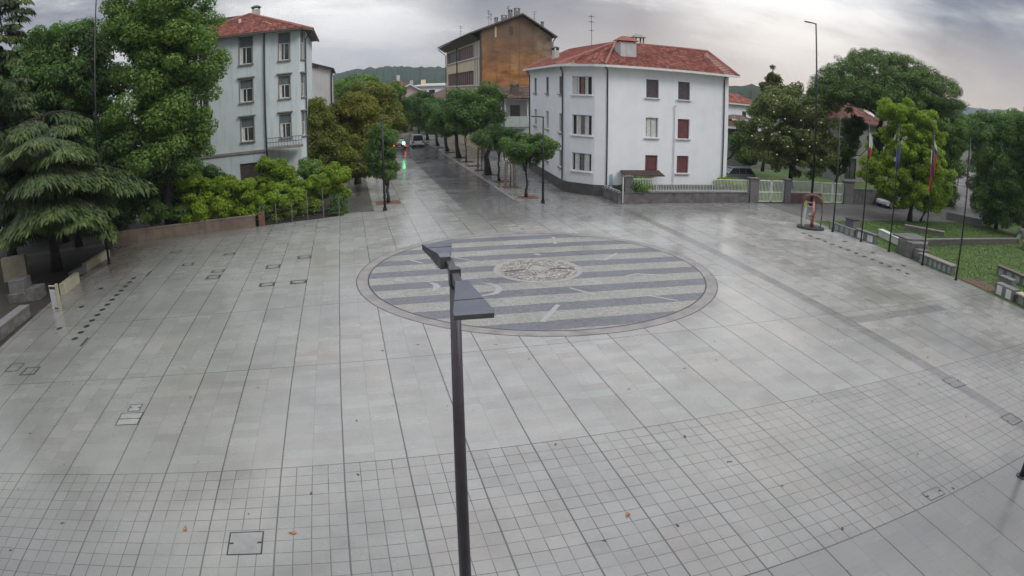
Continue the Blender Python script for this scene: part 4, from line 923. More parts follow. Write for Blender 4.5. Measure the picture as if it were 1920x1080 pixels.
mb.quad((*gE[0], ze-.06), (*gE[1], ze-.06), (*A2, 15.0), (*A0, 15.0)); mb.quad((*gE[1], ze-.06), (*gE[2], ze-.06), (*A3_, 15.0), (*A2, 15.0)); mb.quad((*gE[2], ze-.06), (*gE[3], ze-.06), (*A4, 15.0), (*A3_, 15.0))
mb.build('eaves', M_soffit, rf)
chimney(rf, (-8.45, 62.5), .75, .7, 16.9, 18.1, M_mfr, M_chim, cap_h=.2); MB().box(-9.65, -9.45, 59.4, 59.6, 16.3, 16.95).build('roof_vent', M_fascia, rf)
gutter_pipe(gh, [(-6.85, 56.1, 15.0), (-6.9, 56.5, 14.5), (-6.9, 56.5, .2)], .075); gutter_pipe(gh, [(-2.9, 58.2, 15.0), (-3.4, 58.1, 14.3), (-3.4, 58.1, .2)])
t = thing('annex_building', 'plain off white building with sloping top behind the grey house', 'house', (-5, 80, 0))
mb = MB(); mb.quad((-9, 80, 0), (-1.7, 80, 0), (-1.7, 80, 12.3), (-9, 80, 14.7)); mb.quad((-1.7, 80, 0), (-1.7, 96, 0), (-1.7, 96, 12.3), (-1.7, 80, 12.3)); mb.quad((-9, 96, 0), (-9, 80, 0), (-9, 80, 14.7), (-9, 96, 14.7)); mb.quad((-1.7, 96, 0), (-9, 96, 0), (-9, 96, 14.7), (-1.7, 96, 12.3)); mb.build('wall', M_offw, t)
mb = MB(); mb.add([(-9.2, 79.6, 14.95), (-1.3, 79.6, 12.35), (-1.3, 96.2, 12.35), (-9.2, 96.2, 14.95), (-9.2, 79.6, 14.75), (-1.3, 79.6, 12.12), (-1.3, 96.2, 12.12), (-9.2, 96.2, 14.75)], [(0, 1, 2, 3), (7, 6, 5, 4), (0, 4, 5, 1), (1, 5, 6, 2), (2, 6, 7, 3), (3, 7, 4, 0)]); mb.build('roof', M_tiled, t)
mb = MB()
for i in range(6): mb.box(-4.75+.28*i, -4.6+.28*i, 79.96, 79.995, 12.6-.02*i, 12.95-.02*i)
mb.build('vent_slots', M_dframe, t); gutter_pipe(t, [(-1.55, 79.9, 12.1), (-1.62, 79.93, 11.6), (-1.62, 79.93, .2)], .09)
t = thing('apartment_block', 'tall pale block just visible behind the grey house roof', 'building', (-19, 76, 0))
mb = MB(); hh = [(2+2.2*i, 3.2+2.2*i, 16.6, 18.1) for i in range(5)]; wall(mb, (-26, 76), (-11.2, 76), 0, 19.2, [(x+3.0, y+3.0, a, b) for x, y, a, b in hh]); wall(mb, (-11.2, 76), (-11.2, 88), 0, 19.2); wall(mb, (-11.2, 88), (-26, 88), 0, 19.2); wall(mb, (-26, 88), (-26, 76), 0, 19.2); mb.build('wall', M_offw, t)
for x, y, a, b in hh: window(t, (-26, 76), (-11.2, 76), (x+3, y+3, a, b), cols=1, fm=M_dframe)
MB().box(-26.5, -10.8, 75.5, 88.5, 19.2, 19.5).build('roof', M_soffit, t); antenna(t, (-15.4, 76.6, 19.5), 1.9)

# ------------------------------------------------------------------ orange building
ob = thing('orange_building', 'tall building with a stained orange gable wall and maroon street windows', 'building', (24, 108, 0))
mb = MB(); gz = [(19.0, 92.1, 0), (29.35, 92.1, 0), (29.35, 92.1, 16.85), (24.9, 92.1, 19.95), (19.0, 92.1, 17.75)]
mb.quad(*gz); mb.build('gable_wall', M_orange, ob)
mb = MB(); wa, wb = (19.0, 124), (19.0, 92.14); oh = [(.5, 12.2, 13.9, 15.95), (12.4, 26.8, 13.9, 15.95), (1.4, 26.3, 9.7, 11.9)]
wall(mb, wa, wb, 0, 17.7, oh, .35); wall(mb, (29.35, 92.14), (29.35, 124), 0, 16.85); wall(mb, (29.35, 124), (19.0, 124), 0, 16.9); mb.build('street_wall', M_beige, ob)
MB().quad((19.34, 123.5, 13.9), (19.34, 111.8, 13.9), (19.34, 111.8, 15.95), (19.34, 123.5, 15.95)).build('dark_backing', M_mfr, ob)  # black sheet standing in for the shade inside the open loggia
mb = MB()
for i in range(9): mb.box(19.2, 19.26, 97.3+1.6*i, 97.3+1.6*i+1.5, 13.95, 15.9)
mb.quad((19.33, 111.6, 13.9), (19.33, 97.2, 13.9), (19.33, 97.2, 15.95), (19.33, 111.6, 15.95)); mb.build('maroon_blinds', M_maroon, ob)
MB().quad((19.34, 122.6, 9.7), (19.34, 97.7, 9.7), (19.34, 97.7, 11.9), (19.34, 122.6, 11.9)).build('dark_backing', M_dframe, ob)
for i in range(13):
    mb = MB(); y = 97.9+1.9*i; mb.box(19.12, 19.2, y, y+1.5, 9.75, 11.4); mb.prism([(19.12, y+.2), (19.12, y+1.3), (19.2, y+1.3), (19.2, y+.2)], 11.4, 11.7); mb.build('shutter', M_maroon, ob)
mb = MB()
for z in (13.65, 9.45): mb.box(18.82, 18.99, 92.4, 124, z, z+.22)
mb.build('string_course', M_offw, ob)
mb = MB()
for y0, y1 in ((93.0, 93.7), (94.6, 95.3), (96.3, 96.9)): mb.box(18.86, 18.985, y0, y1, 9.7, 16.2)
mb.build('pilaster', M_offw, ob)
mb = MB(); tn = []
ov = .7; sl = lambda u: 20.25-.405*(24.9-u) if u < 24.9 else 20.25-.655*(u-24.9)
for q in (((17.5, 91.5, sl(17.5)), (17.5, 125, sl(17.5)), (24.9, 125, 20.25), (24.9, 91.5, 20.25)), ((30.0, 125, sl(30)), (30.0, 91.5, sl(30)), (24.9, 91.5, 20.25), (24.9, 125, 20.25))): slope(mb, tn, q[0], q[1], q[3], q[2], .3, .6)
rf = mb.build('roof', M_tiled, ob, tint=tn)
MB().quad((17.55, 92.0, sl(17.5)-.18), (17.55, 124.6, sl(17.5)-.18), (18.8, 124.6, 16.2), (18.8, 92.0, 16.2)).build('soffit', M_soffit, rf)
mb = MB(); mb.quad((17.5, 91.5, sl(17.5)-.14), (24.9, 91.5, 20.11), (24.9, 125, 20.11), (17.5, 125, sl(17.5)-.14)); mb.quad((24.9, 91.5, 20.11), (30, 91.5, sl(30)-.14), (30, 125, sl(30)-.14), (24.9, 125, 20.11))
mb.bar((17.5, 91.5, sl(17.5)-.06), (24.9, 91.5, 20.18), .1, .2); mb.bar((24.9, 91.5, 20.18), (30, 91.5, sl(30)-.06), .1, .2); mb.bar((17.45, 91.4, sl(17.5)-.02), (17.45, 125, sl(17.5)-.02), .16, .16); mb.build('eaves', M_soffit, rf)
for v_, w_, z1 in ((93.6, .8, 20.9), (97.5, .5, 21.1), (101.5, .9, 20.7), (107, .5, 20.9)): chimney(rf, (24.6, v_), w_, .6, 19.7, z1, M_mfr if w_ < .7 else M_stonetrim, M_stonetrim, cap_h=.3)
chimney(rf, (28.2, 93.0), .35, .35, 17.4, 19.1, M_mfr, M_stonetrim, cap_h=.1); chimney(rf, (27.7, 93.2), .25, .25, 18.0, 18.9, None, M_stonetrim)
for x, y, h in ((21.6, 99, 2.6), (22.4, 101, 2.0), (19.6, 112, 2.2), (27.6, 95, 2.6), (23.9, 96, 2.0)): antenna(rf, (x, y, sl(x)), h, ang=.2*x)
MB().box(23.1, 23.6, 92.05, 92.09, 17.0, 18.3).build('gable_window', M_dframe, ob); MB().box(20.95, 21.2, 92.04, 92.09, 16.6, 18.2).build('plaster_patch', M_beige, ob); MB().box(26.6, 27.0, 92.05, 92.09, 8.2, 10.2).build('gable_window', M_maroon, ob)
gutter_pipe(ob, [(18.9, 92.0, 17.2), (18.92, 92.02, 16.8), (18.92, 92.02, .2)], .1); gutter_pipe(ob, [(18.85, 111.7, 17.0), (18.85, 111.7, .2)], .1); gutter_pipe(ob, [(17.5, 124.8, 16.9), (18.9, 124.3, 15.6), (18.9, 124.3, .3)], .08); gutter_pipe(ob, [(29.9, 92, 16.8), (29.45, 92.0, 16.1), (29.45, 92.0, .3)], .08)

# small house with the balcony between them
bh = thing('balcony_house', 'small white house with a loggia balcony between the orange and corner houses', 'house', (22, 84, 0))
mb = MB(); bA, bB = (18.95, 79.5), (25.5, 79.5); bhl = [(1.0, 2.25, 4.9, 6.95)]; wall(mb, bA, bB, 0, 7.75, bhl); wall(mb, (18.95, 90), bA, 0, 7.75, [(4, 5.2, 4.9, 6.8), (8, 9.0, 4.9, 6.8)]); wall(mb, bB, (25.5, 90), 0, 7.75); wall(mb, (25.5, 90), (18.95, 90), 0, 7.75); mb.build('wall', M_offw, bh)
window(bh, bA, bB, bhl[0], gm=M_gshut, fm=M_gshut, cols=3); window(bh, (18.95, 90), bA, (4, 5.2, 4.9, 6.8), cols=1); window(bh, (18.95, 90), bA, (8, 9.0, 4.9, 6.8), cols=1)
mb = MB(); mb.box(18.85, 22.0, 78.0, 79.45, 4.1, 4.3); mb.box(18.85, 22.0, 77.9, 78.05, 4.302, 5.6); mb.box(18.85, 18.98, 78.06, 79.4, 4.302, 5.6); mb.build('balcony_parapet', M_bal, bh)
for u in (18.95, 21.75): MB().bar((u, 78.0, 5.6), (u, 78.0, 7.6), .14).build('balcony_post', M_wframe, bh)
mb = MB(); mb.box(18.7, 22.2, 77.8, 79.45, 7.6, 7.78); mb.build('balcony_ceiling', M_wframe, bh); MB().bar((18.75, 77.75, .2), (18.75, 77.75, 7.6), .12).build('downpipe', M_pipe, bh)
mb = MB(); tn = []; slope(mb, tn, (18.4, 77.3, 7.85), (26, 77.3, 7.85), (18.4, 84, 9.3), (26, 84, 9.3), .3, .5, .05); mb.quad((26, 90.3, 7.85), (18.4, 90.3, 7.85), (18.4, 84, 9.3), (26, 84, 9.3)); tn.append(.3); rf = mb.build('roof', M_tiled, bh, tint=tn)
chimney(rf, (20.6, 79.8), .95, .8, 7.9, 9.4, M_mfr, mat('brown brick', (.10, .075, .065), .8, .2, 4), cap_h=.15)

# panel fence and garden wall along the right pavement
t = thing('panel_fence', 'grey green panel fence along the pavement behind the street trees', 'fence', (19.9, 70.2, 0)); MB().box(19.75, 20.05, 70.3, 78, 0, .7).build('base_wall', M_gblock, t)
for i in range(5): MB().box(19.85, 19.93, 70.4+1.5*i, 71.8+1.5*i, .75, 2.2).build('panel', M_fence, t)

# ------------------------------------------------------------------ far houses
def house(name, label, x0, x1, y0, y1, ze, zr, wm, rm, axis='x', wins=(), group=None):
    t = thing(name, label, 'house', ((x0+x1)/2, y0, 0), group); mb = MB()
    hh = [(a, a+w, z, z+h) for a, z, w, h in wins]
    wall(mb, (x0, y0), (x1, y0), 0, ze, hh); wall(mb, (x1, y0), (x1, y1), 0, ze); wall(mb, (x1, y1), (x0, y1), 0, ze); wall(mb, (x0, y1), (x0, y0), 0, ze)
    xm, ym = (x0+x1)/2, (y0+y1)/2; o = .6
    if axis == 'y': mb.quad((x0, y0, ze), (x1, y0, ze), (xm, y0, zr-.15))
    mb.build('wall', wm, t)
    for h in hh: window(t, (x0, y0), (x1, y0), h, cols=2, fm=M_dframe)
    mb = MB(); tn = []
    if axis == 'x': slope(mb, tn, (x0-o, y0-o, ze), (x1+o, y0-o, ze), (x0+(x1-x0)*.28, ym, zr), (x0+(x1-x0)*.72, ym, zr), .4, .8); mb.quad((x1+o, y1+o, ze), (x0-o, y1+o, ze), (x0+(x1-x0)*.28, ym, zr), (x0+(x1-x0)*.72, ym, zr)); mb.quad((x0-o, y1+o, ze), (x0-o, y0-o, ze), (x0+(x1-x0)*.28, ym, zr)); mb.quad((x1+o, y0-o, ze), (x1+o, y1+o, ze), (x0+(x1-x0)*.72, ym, zr)); tn += [.4]*3
    else: slope(mb, tn, (x0-o, y0-o, ze-.1), (x0-o, y1, ze-.1), (xm, y0-o, zr), (xm, y1, zr), .4, .8); slope(mb, tn, (x1+o, y1, ze-.1), (x1+o, y0-o, ze-.1), (xm, y1, zr), (xm, y0-o, zr), .4, .8)
    r = mb.build('roof', rm, t, tint=tn)
    mb = MB(); mb.bar((x0-o, y0-o, ze-.06), (x1+o, y0-o, ze-.06), .15, .25) if axis == 'x' else (mb.bar((x0-o, y0-o, ze-.2), (xm, y0-o, zr-.1), .12, .3), mb.bar((xm, y0-o, zr-.1), (x1+o, y0-o, ze-.2), .12, .3)); mb.build('eaves', M_fascia, r)
    return t, r
h_, r_ = house('town_house', 'far pale house with red hipped roof down the street, leftmost', 10.5, 18.5, 186, 196, 10.0, 11.9, M_white, M_tile, 'x', [(1.5, 7.6, 1.0, 1.6), (4.6, 7.6, 1.0, 1.6)]); chimney(r_, (15.2, 190), .9, .8, 12, 13.8, None, M_chim)
h_, r_ = house('town_house', 'far pink gabled house down the street', 13.2, 20.2, 172, 182, 8.6, 10.9, M_pinkw, M_tiled, 'y', [(1.5, 5.0, 1.1, 1.5), (4.4, 5.0, 1.1, 1.5)]); chimney(r_, (17.6, 176), .8, .8, 9.9, 11.9, None, M_chim)
h_, r_ = house('town_house', 'far light blue grey house with balcony left of the orange building', 18.6, 30.5, 176, 188, 10.3, 10.9, M_white, M_fascia, 'x', [(1.2, 7.4, 1.0, 1.6), (3.6, 7.2, 1.6, 1.9), (3.6, 3.6, 1.6, 1.9), (8, 7.4, 1.0, 1.6)])
chimney(r_, (21.2, 180), 1.2, .8, 10.6, 12.0, None, M_beige)
house('town_house', 'far white house with bright red roof right of the corner house', 69, 79.5, 110, 120, 8.2, 10.2, M_white, M_tile, 'x', [(5.5, 5.4, 1.0, 1.4), (8.5, 5.4, 1.0, 1.4)])
house('garage_building', 'low dark rendered building behind the parked car', 43.5, 50.0, 71.5, 80, 5.4, 6.0, mat('dark lilac render', (.16, .15, .165), .8, .15, .8), M_tiled, 'x', [])
house('garden_shed', 'small orange wooden shed beyond the dark low building', 60.5, 64.5, 92, 96, 5.7, 6.4, M_cone, M_tiled, 'x')
h_, r_ = house('town_house', 'old house with weathered tile roof below the umbrella pine', 59.4, 68.5, 64, 74, 8.0, 10.6, mat('mottled grey render', (.30, .30, .28), .85, .2, .8, stain=((.1, .1, .09), .7)), tilemat('weathered red tiles', (.07, .032, .026), (.125, .05, .04), (.19, .09, .07)), 'x', [(1.8, 4.4, 1.6, 2.6), (5.5, 4.4, 1.0, 2.0), (1.4, .3, 2.2, 2.8)])
r_.children[0].data.materials[0] = M_soffit
house('town_house', 'low ochre house top left of the yellow tree behind annex', -1.5, 4.5, 118, 128, 9.3, 10.9, M_beige, M_tiled, 'y')
# houses lining the right of the street, glimpsed behind the trunks
house('row_house', 'pale long house front behind the street tree trunks', 19.3, 30, 126, 160, 7.2, 9.5, M_offw, M_tiled, 'y', [])

# the long station building whose front carries the camera
t = thing('station_building', 'long pale three storey building the view is taken from', 'building', (0, -8, 0))
mb = MB(); sh = [(2+4*i, 3.4+4*i, z, z+2.0) for i in range(16) for z in (1.2, 5.2, 9.9, 13.2)]
wall(mb, (33, -.6), (-33, -.6), 0, 16.5, sh); wall(mb, (-33, -.6), (-33, -14), 0, 16.5); wall(mb, (-33, -14), (33, -14), 0, 16.5); wall(mb, (33, -14), (33, -.6), 0, 16.5); mb.build('wall', M_beige, t)
for h in sh: window(t, (33, -.6), (-33, -.6), h, cols=2, sill=M_stonetrim)
mb = MB(); mb.prism([(-33.6, -14.6), (33.6, -14.6), (33.6, -.1), (-33.6, -.1)], 16.5, 16.8); mb.build('roof', M_tiled, t)

# ------------------------------------------------------------------ vehicles
def car(name, label, cat, pos, rot, paint, L=4.4, W=1.78, Hc=1.48, prof=(.24, .36, .80, .97), bz=.92, brake=False, group=None):
    t = thing(name, label, cat, (0, 0, 0), group); hw = W/2
    def loft(secs, m, nm, par=t):
        mb = MB(); vs = []
        for x, z0, z1, w0, w1 in secs: vs += [(x, -w0, z0), (x, w0, z0), (x, w1, z1), (x, -w1, z1)]
        n = len(secs); mb.add(vs, [(0, 1, 2, 3), (n*4-1, n*4-2, n*4-3, n*4-4)]+[(i*4+(k+1) % 4, i*4+k, i*4+4+k, i*4+4+(k+1) % 4) for i in range(n-1) for k in range(4)])
        return mb.build(nm, m, par, org=(0, 0, 0))
    X = lambda f: -L/2+L*f
    body = loft([(X(0), .42, .62, hw*.86, hw*.80), (X(.02), .30, .74, hw*.92, hw*.86), (X(.12), .24, .80, hw, hw*.94), (X(.28), .24, bz-.02, hw, hw*.95), (X(.55), .24, bz, hw, hw*.96), (X(.85), .24, bz, hw, hw*.95), (X(.97), .28, bz-.04, hw*.95, hw*.90), (X(1), .40, bz-.14, hw*.9, hw*.84)], paint, 'body')
    a, b, c_, d_ = prof
    loft([(X(a), bz-.01, bz+.02, hw*.93, hw*.86), (X(b), bz-.01, Hc-.05, hw*.94, hw*.76), (X(c_), bz-.01, Hc-.05, hw*.94, hw*.76), (X(d_), bz-.01, bz+.05, hw*.92, hw*.84)], M_glass, 'windows')
    loft([(X(b-.02), Hc-.07, Hc-.03, hw*.78, hw*.74), (X(b+.08), Hc-.05, Hc, hw*.78, hw*.70), (X(c_-.1), Hc-.05, Hc, hw*.78, hw*.70), (X(c_+.02), Hc-.07, Hc-.03, hw*.78, hw*.74)], paint, 'roof')
    for s_ in (-1, 1):
        for p_, q_, w_ in (((X(a), s_*hw*.90, bz), (X(b), s_*hw*.765, Hc-.05), .07), ((X(d_), s_*hw*.89, bz), (X(c_), s_*hw*.765, Hc-.05), .10), ((X(.52), s_*hw*.945, bz), (X(.52), s_*hw*.77, Hc-.05), .06), ((X(.72), s_*hw*.945, bz), (X(.72), s_*hw*.77, Hc-.05), .06)):
            MB().bar(p_, q_, w_).build('pillar', paint, t, org=(0, 0, 0))
    for f in (.18, .81):
        for s_ in (-1, 1):
            w = MB().tube([(X(f), s_*(hw-.2), .32), (X(f), s_*(hw+.01), .32)], .32, 18).build('wheel', M_tyre, t, org=(0, 0, 0)); MB().tube([(X(f), s_*(hw+.005), .32), (X(f), s_*(hw+.025), .32)], .2, 14).build('rim', M_rim2, w, org=(0, 0, 0))
    for s_ in (-1, 1):
        MB().box(X(.985), X(1.0)+.012, s_*hw*.80-.16, s_*hw*.80+.16, bz-.36, bz-.10).build('tail_light', M_brake if brake else M_redl, t, org=(0, 0, 0)); MB().box(X(0)-.012, X(.02), s_*hw*.62-.17, s_*hw*.62+.17, .56, .70).build('headlight', M_lens, t, org=(0, 0, 0))
    MB().box(X(1)-.02, X(1)+.03, -.26, .26, .5, .62).build('number_plate', M_wframe, t, org=(0, 0, 0)); MB().box(X(.97), X(1)+.02, -hw*.85, hw*.85, .30, .42).build('bumper', M_mfr, t, org=(0, 0, 0))
    t.location = pos; t.rotation_euler.z = rot; ORG[t.name] = Vector(pos); return t
g = G(784, 276); car('parked_car', 'white van seen from behind, driving down the tree lined street', 'van', (g.x, g.y+2, 0), -PI/2, M_carw, 4.5, 1.95, 1.95, (.16, .30, .93, .985), 1.05)
g = G(749, 281); car('parked_car', 'dark car with glowing red brake lights left of the white van', 'car', (g.x, g.y+2.2, 0), -PI/2, M_card, 4.3, 2.05, 1.75, brake=True)
g = G(772, 254); car('parked_car', 'small pale car farthest down the street above the brake lights', 'car', (8.6, 150, 0), -PI/2, M_carw, 4.2, 1.8, 1.55)
car('parked_car', 'silver blue estate car parked beside the corner house', 'car', (40.0, 60.2, 0), .06, M_cars, 4.7, 1.85, 1.62, (.20, .34, .86, .98), .98)
car('parked_car', 'white van parked behind the second flagpole by the stone wall', 'van', (52.3, 46.8, 0), .05, M_carw, 4.0, 1.8, 1.75, (.1, .24, .92, .99), 1.0)
for i, (px, py, pm, lab) in enumerate(((1793, 307, M_carw, 'white car farthest in the row on the side street'), (1801, 317, M_cars, 'blue grey car in the row on side street, second farthest'), (1811, 330, M_carw, 'white car in the side street row, second nearest'), (1822, 352, M_card, 'dark car nearest in the side street row'))):
    g = G(px, py); car('parked_car', lab, 'car', (g.x, g.y, 0), PI+.62, pm, 4.2, 1.75, 1.5, group='cars parked along the side street')

# traffic light at the street entrance
g = G(757, 291); q = onv(757, 268, g.y)
t = thing('traffic_light', 'small dark signal post with a lit green lamp', 'traffic light', (g.x, g.y, 0))
MB().tube([(g.x, g.y, 0), (g.x, g.y, q.z-.3)], .11, 10).build('post', M_iron, t); MB().box(g.x-.15, g.x+.15, g.y-.12, g.y+.14, q.z-.3, q.z+.2).build('housing', M_black, t)
MB().sphere((g.x, g.y-.14, q.z), .19, sq=(1, .5, 1)).build('green_lamp', M_green, t)

# ------------------------------------------------------------------ tree pits, stakes
def pit(u, v, su=1.55, sv=1.5, m=M_soil): tag(MB().quad((u-su/2, v-sv/2, .012), (u+su/2, v-sv/2, .012), (u+su/2, v+sv/2, .012), (u-su/2, v+sv/2, .012)).build('tree_pit', m), kind='structure')
PV = (52.1, 57.8, 61.7, 66.8, 70.6, 75.0, 79.4, 84.5)
for i, v in enumerate(PV): pit(14.55, v, m=M_soil if i < 4 else M_earth)
pit(3.2, 52.9, 2.0, 1.8); pit(14.4, 92, m=M_earth); pit(14.4, 100, m=M_earth)
def staked(label, u, v, h):
    t = thing('young_tree', label, 'tree', (u, v, 0), 'young trees held by stakes')
    for sx, sy in ((-.42, -.35), (.42, -.35), (.42, .35), (-.42, .35)): MB().tube([(u+sx, v+sy, 0), (u+sx*.8, v+sy*.8, h)], .055, 7).build('stake', M_stake, t)
    mb = MB(); c_ = [(u+sx*.82, v+sy*.82, h-.25) for sx, sy in ((-.42, -.35), (.42, -.35), (.42, .35), (-.42, .35))]
    for a, b in zip(c_, c_[1:]+c_[:1]): mb.bar(a, b, .05, .09)
    mb.build('stake_rail', M_stake, t)
    MB().tube([(u, v, 0), (u+.05, v, h*.6), (u, v, h+.5)], [.06, .05, .03], 7).build('trunk', M_bark, t)
    rng = np.random.default_rng(int(v)); leaf_object('crown', mat('withered leaves', (.11, .06, .045), .7, .4, 6), t, subclumps(rng, [((u, v, h+.55), (.5, .5, .7))], 14, .28), 260, .17, int(v)+3)
staked('staked sapling with withered top between the two nearest street trees', 14.5, 57.8, 2.5); staked('staked sapling with withered top beyond the thick trunk', 14.5, 70.6, 2.6)
# ------------------------------------------------------------------ trees
GS = 'street trees on the right pavement'
def st(label, v, ells, n, size, seed, r, **k): return tree('street_tree', label, 'tree', (14.4, v, 0), ells, n, size, L_st, seed, nsub=k.pop('nsub', 46), rs=k.pop('rs', .5), r=r, bark=M_barkd, group=GS, **k)
st('nearest small round street tree beside the slim lamp', 52.1, [E(992, 276, 46, 32, 54), E(975, 268, 30, 24, 53.5), E(1012, 282, 30, 25, 54.5)], 5200, .2, 11, .13, top=(14.4, 52.1, 3.2))
st('second small round street tree with a thin trunk', 61.7, [E(925, 255, 33, 20, 63.5), E(915, 262, 24, 16, 63), E(940, 258, 24, 18, 63.5)], 3600, .2, 12, .13, top=(14.4, 61.7, 3.4))
st('big thick trunked street tree with the tallest crown on the right', 66.8, [E(897, 200, 38, 36, 68), E(880, 215, 36, 32, 68), E(920, 185, 26, 24, 69), E(918, 226, 22, 26, 68)], 9000, .26, 13, .32, nsub=80, rs=.75, top=(14.4, 66.8, 6))
st('thin forked street tree right of the dark leaning trunk', 79.4, [E(872, 225, 26, 26, 81)], 2600, .26, 14, .1, nsub=30)
st('dark leaning street tree beyond the forked thin one', 84.5, [E(850, 215, 36, 32, 86), E(835, 225, 26, 26, 87), E(862, 195, 26, 22, 87)], 7000, .3, 15, .3, nsub=60, rs=.8)
st('street tree before the orange building, first of the far ones', 94, [E(828, 222, 30, 32, 96), E(822, 200, 20, 20, 97)], 4600, .34, 16, .25, rs=.8)
st('street tree before the orange building, second of the far ones', 104, [E(810, 215, 26, 32, 106), E(805, 195, 22, 22, 107)], 4200, .36, 17, .25, rs=.8)
st('street tree beyond the white van, third of the far ones', 117, [E(795, 210, 24, 32, 119), E(790, 192, 18, 18, 120)], 3600, .4, 18, .25, rs=.9)
st('street tree far down the street, fourth of the far ones', 131, [E(782, 208, 20, 28, 133)], 2600, .45, 19, .25, rs=1.0)
st('street tree at the far end of the right row', 146, [E(774, 205, 18, 26, 148)], 2200, .5, 20, .25, rs=1.0)
tree('street_tree', 'green tree over the road on the far left of the street', 'tree', (5.6, 104, 0), [E(742, 205, 26, 38, 105), E(730, 180, 22, 22, 106), E(752, 225, 14, 18, 105)], 5200, .38, L_mid, 31, rs=.9, r=.28)
tree('street_tree', 'green tree behind the golden tree before the far hill', 'tree', (3.4, 82, 0), [E(712, 190, 36, 32, 83), E(730, 225, 24, 34, 83), E(690, 175, 26, 22, 84)], 7000, .32, L_olive, 32, rs=.8, r=.28)
tree('park_tree', 'dark round tree below the far hill beside the annex', 'tree', (-.5, 104, 0), [E(660, 168, 34, 22, 106), E(690, 160, 26, 18, 107)], 4200, .4, L_mid, 33, rs=1.0, r=.3)
tree('broadleaf_tree', 'tall golden brown tree between grey house and street', 'tree', (1.0, 65.5, 0), [E(665, 218, 58, 36, 66), E(690, 255, 44, 42, 66), E(632, 232, 40, 32, 66), E(655, 200, 35, 22, 66)], 14000, .26, L_gold, 34, nsub=100, rs=.75, r=.3, top=(1.0, 65.5, 6), bark=M_barkd)
tree('broadleaf_tree', 'olive green tree in front of the golden tree, beside grey house', 'tree', (-.6, 60.5, 0), [E(600, 262, 44, 45, 61), E(640, 290, 46, 46, 61), E(590, 215, 22, 26, 61.5), E(680, 305, 32, 38, 60.5)], 14000, .24, L_olive, 35, nsub=100, rs=.7, r=.25, top=(-.6, 60.5, 4.5), bark=M_barkd)
tree('columnar_tree', 'dark column shaped tree behind the slim street lamp', 'tree', (3.2, 52.9, 0), [E(716, 262, 24, 36, 53.2), E(718, 305, 26, 36, 53.2), E(712, 285, 27, 40, 53.2)], 9000, .17, L_dark, 36, nsub=70, rs=.42, r=.14, top=(3.2, 52.9, 3), bark=M_barkd)
# big trees at left
tree('big_tree', 'huge broadleaf tree cut by the top of picture, before the grey house', 'tree', (-14, 49.2, 0), [E(305, 10, 95, 90, 49.5), E(330, 105, 88, 70, 49.5), E(265, 90, 78, 85, 49.5), E(335, 190, 72, 66, 49.5), E(280, 190, 86, 70, 49.5), E(300, 265, 88, 55, 49), E(360, 262, 40, 60, 49), E(245, 30, 50, 50, 49.5), E(375, 60, 38, 60, 50), E(300, -70, 70, 50, 49.5)], 34000, .27, L_mid, 41, nsub=260, rs=.85, r=.5, top=(-14, 49.2, 13), bark=M_barkd, nl=12)
tree('big_tree', 'bushy dark tree with a rounded top right of the spire cedar', 'tree', (-24.5, 50, 0), [E(78, 95, 48, 55, 55), E(60, 160, 62, 60, 54), E(100, 180, 60, 60, 54), E(40, 235, 60, 60, 54)], 15000, .3, L_dark, 42, nsub=120, rs=.85, r=.35, bark=M_barkd)
tree('big_tree', 'bushy dark tree filling the gap left of the huge tree', 'tree', (-20.5, 52, 0), [E(150, 95, 42, 52, 55), E(140, 160, 62, 60, 54), E(180, 215, 62, 66, 54), E(195, 130, 36, 60, 55)], 15000, .3, L_dark, 43, nsub=120, rs=.85, r=.35, bark=M_barkd)
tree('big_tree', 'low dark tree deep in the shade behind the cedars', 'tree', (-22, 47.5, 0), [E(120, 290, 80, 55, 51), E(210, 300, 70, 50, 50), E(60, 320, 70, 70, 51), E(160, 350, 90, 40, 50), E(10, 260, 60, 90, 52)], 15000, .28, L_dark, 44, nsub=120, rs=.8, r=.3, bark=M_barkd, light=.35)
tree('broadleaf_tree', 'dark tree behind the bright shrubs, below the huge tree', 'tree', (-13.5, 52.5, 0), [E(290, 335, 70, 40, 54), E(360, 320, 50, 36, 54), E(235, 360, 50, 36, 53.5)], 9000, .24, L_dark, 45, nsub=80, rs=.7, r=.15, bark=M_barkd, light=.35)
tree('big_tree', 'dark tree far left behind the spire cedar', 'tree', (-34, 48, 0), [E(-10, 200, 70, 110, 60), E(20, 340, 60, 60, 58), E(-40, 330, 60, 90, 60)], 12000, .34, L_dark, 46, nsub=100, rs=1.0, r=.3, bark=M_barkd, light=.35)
tree('broadleaf_tree', 'dark tree closing the view between the cedars and brown wall', 'tree', (-24, 54, 0), [E(150, 385, 70, 40, 60), E(80, 400, 70, 50, 60), E(210, 400, 50, 36, 58)], 9000, .3, L_dark, 47, nsub=80, rs=.8, r=.2, bark=M_barkd, light=.3)
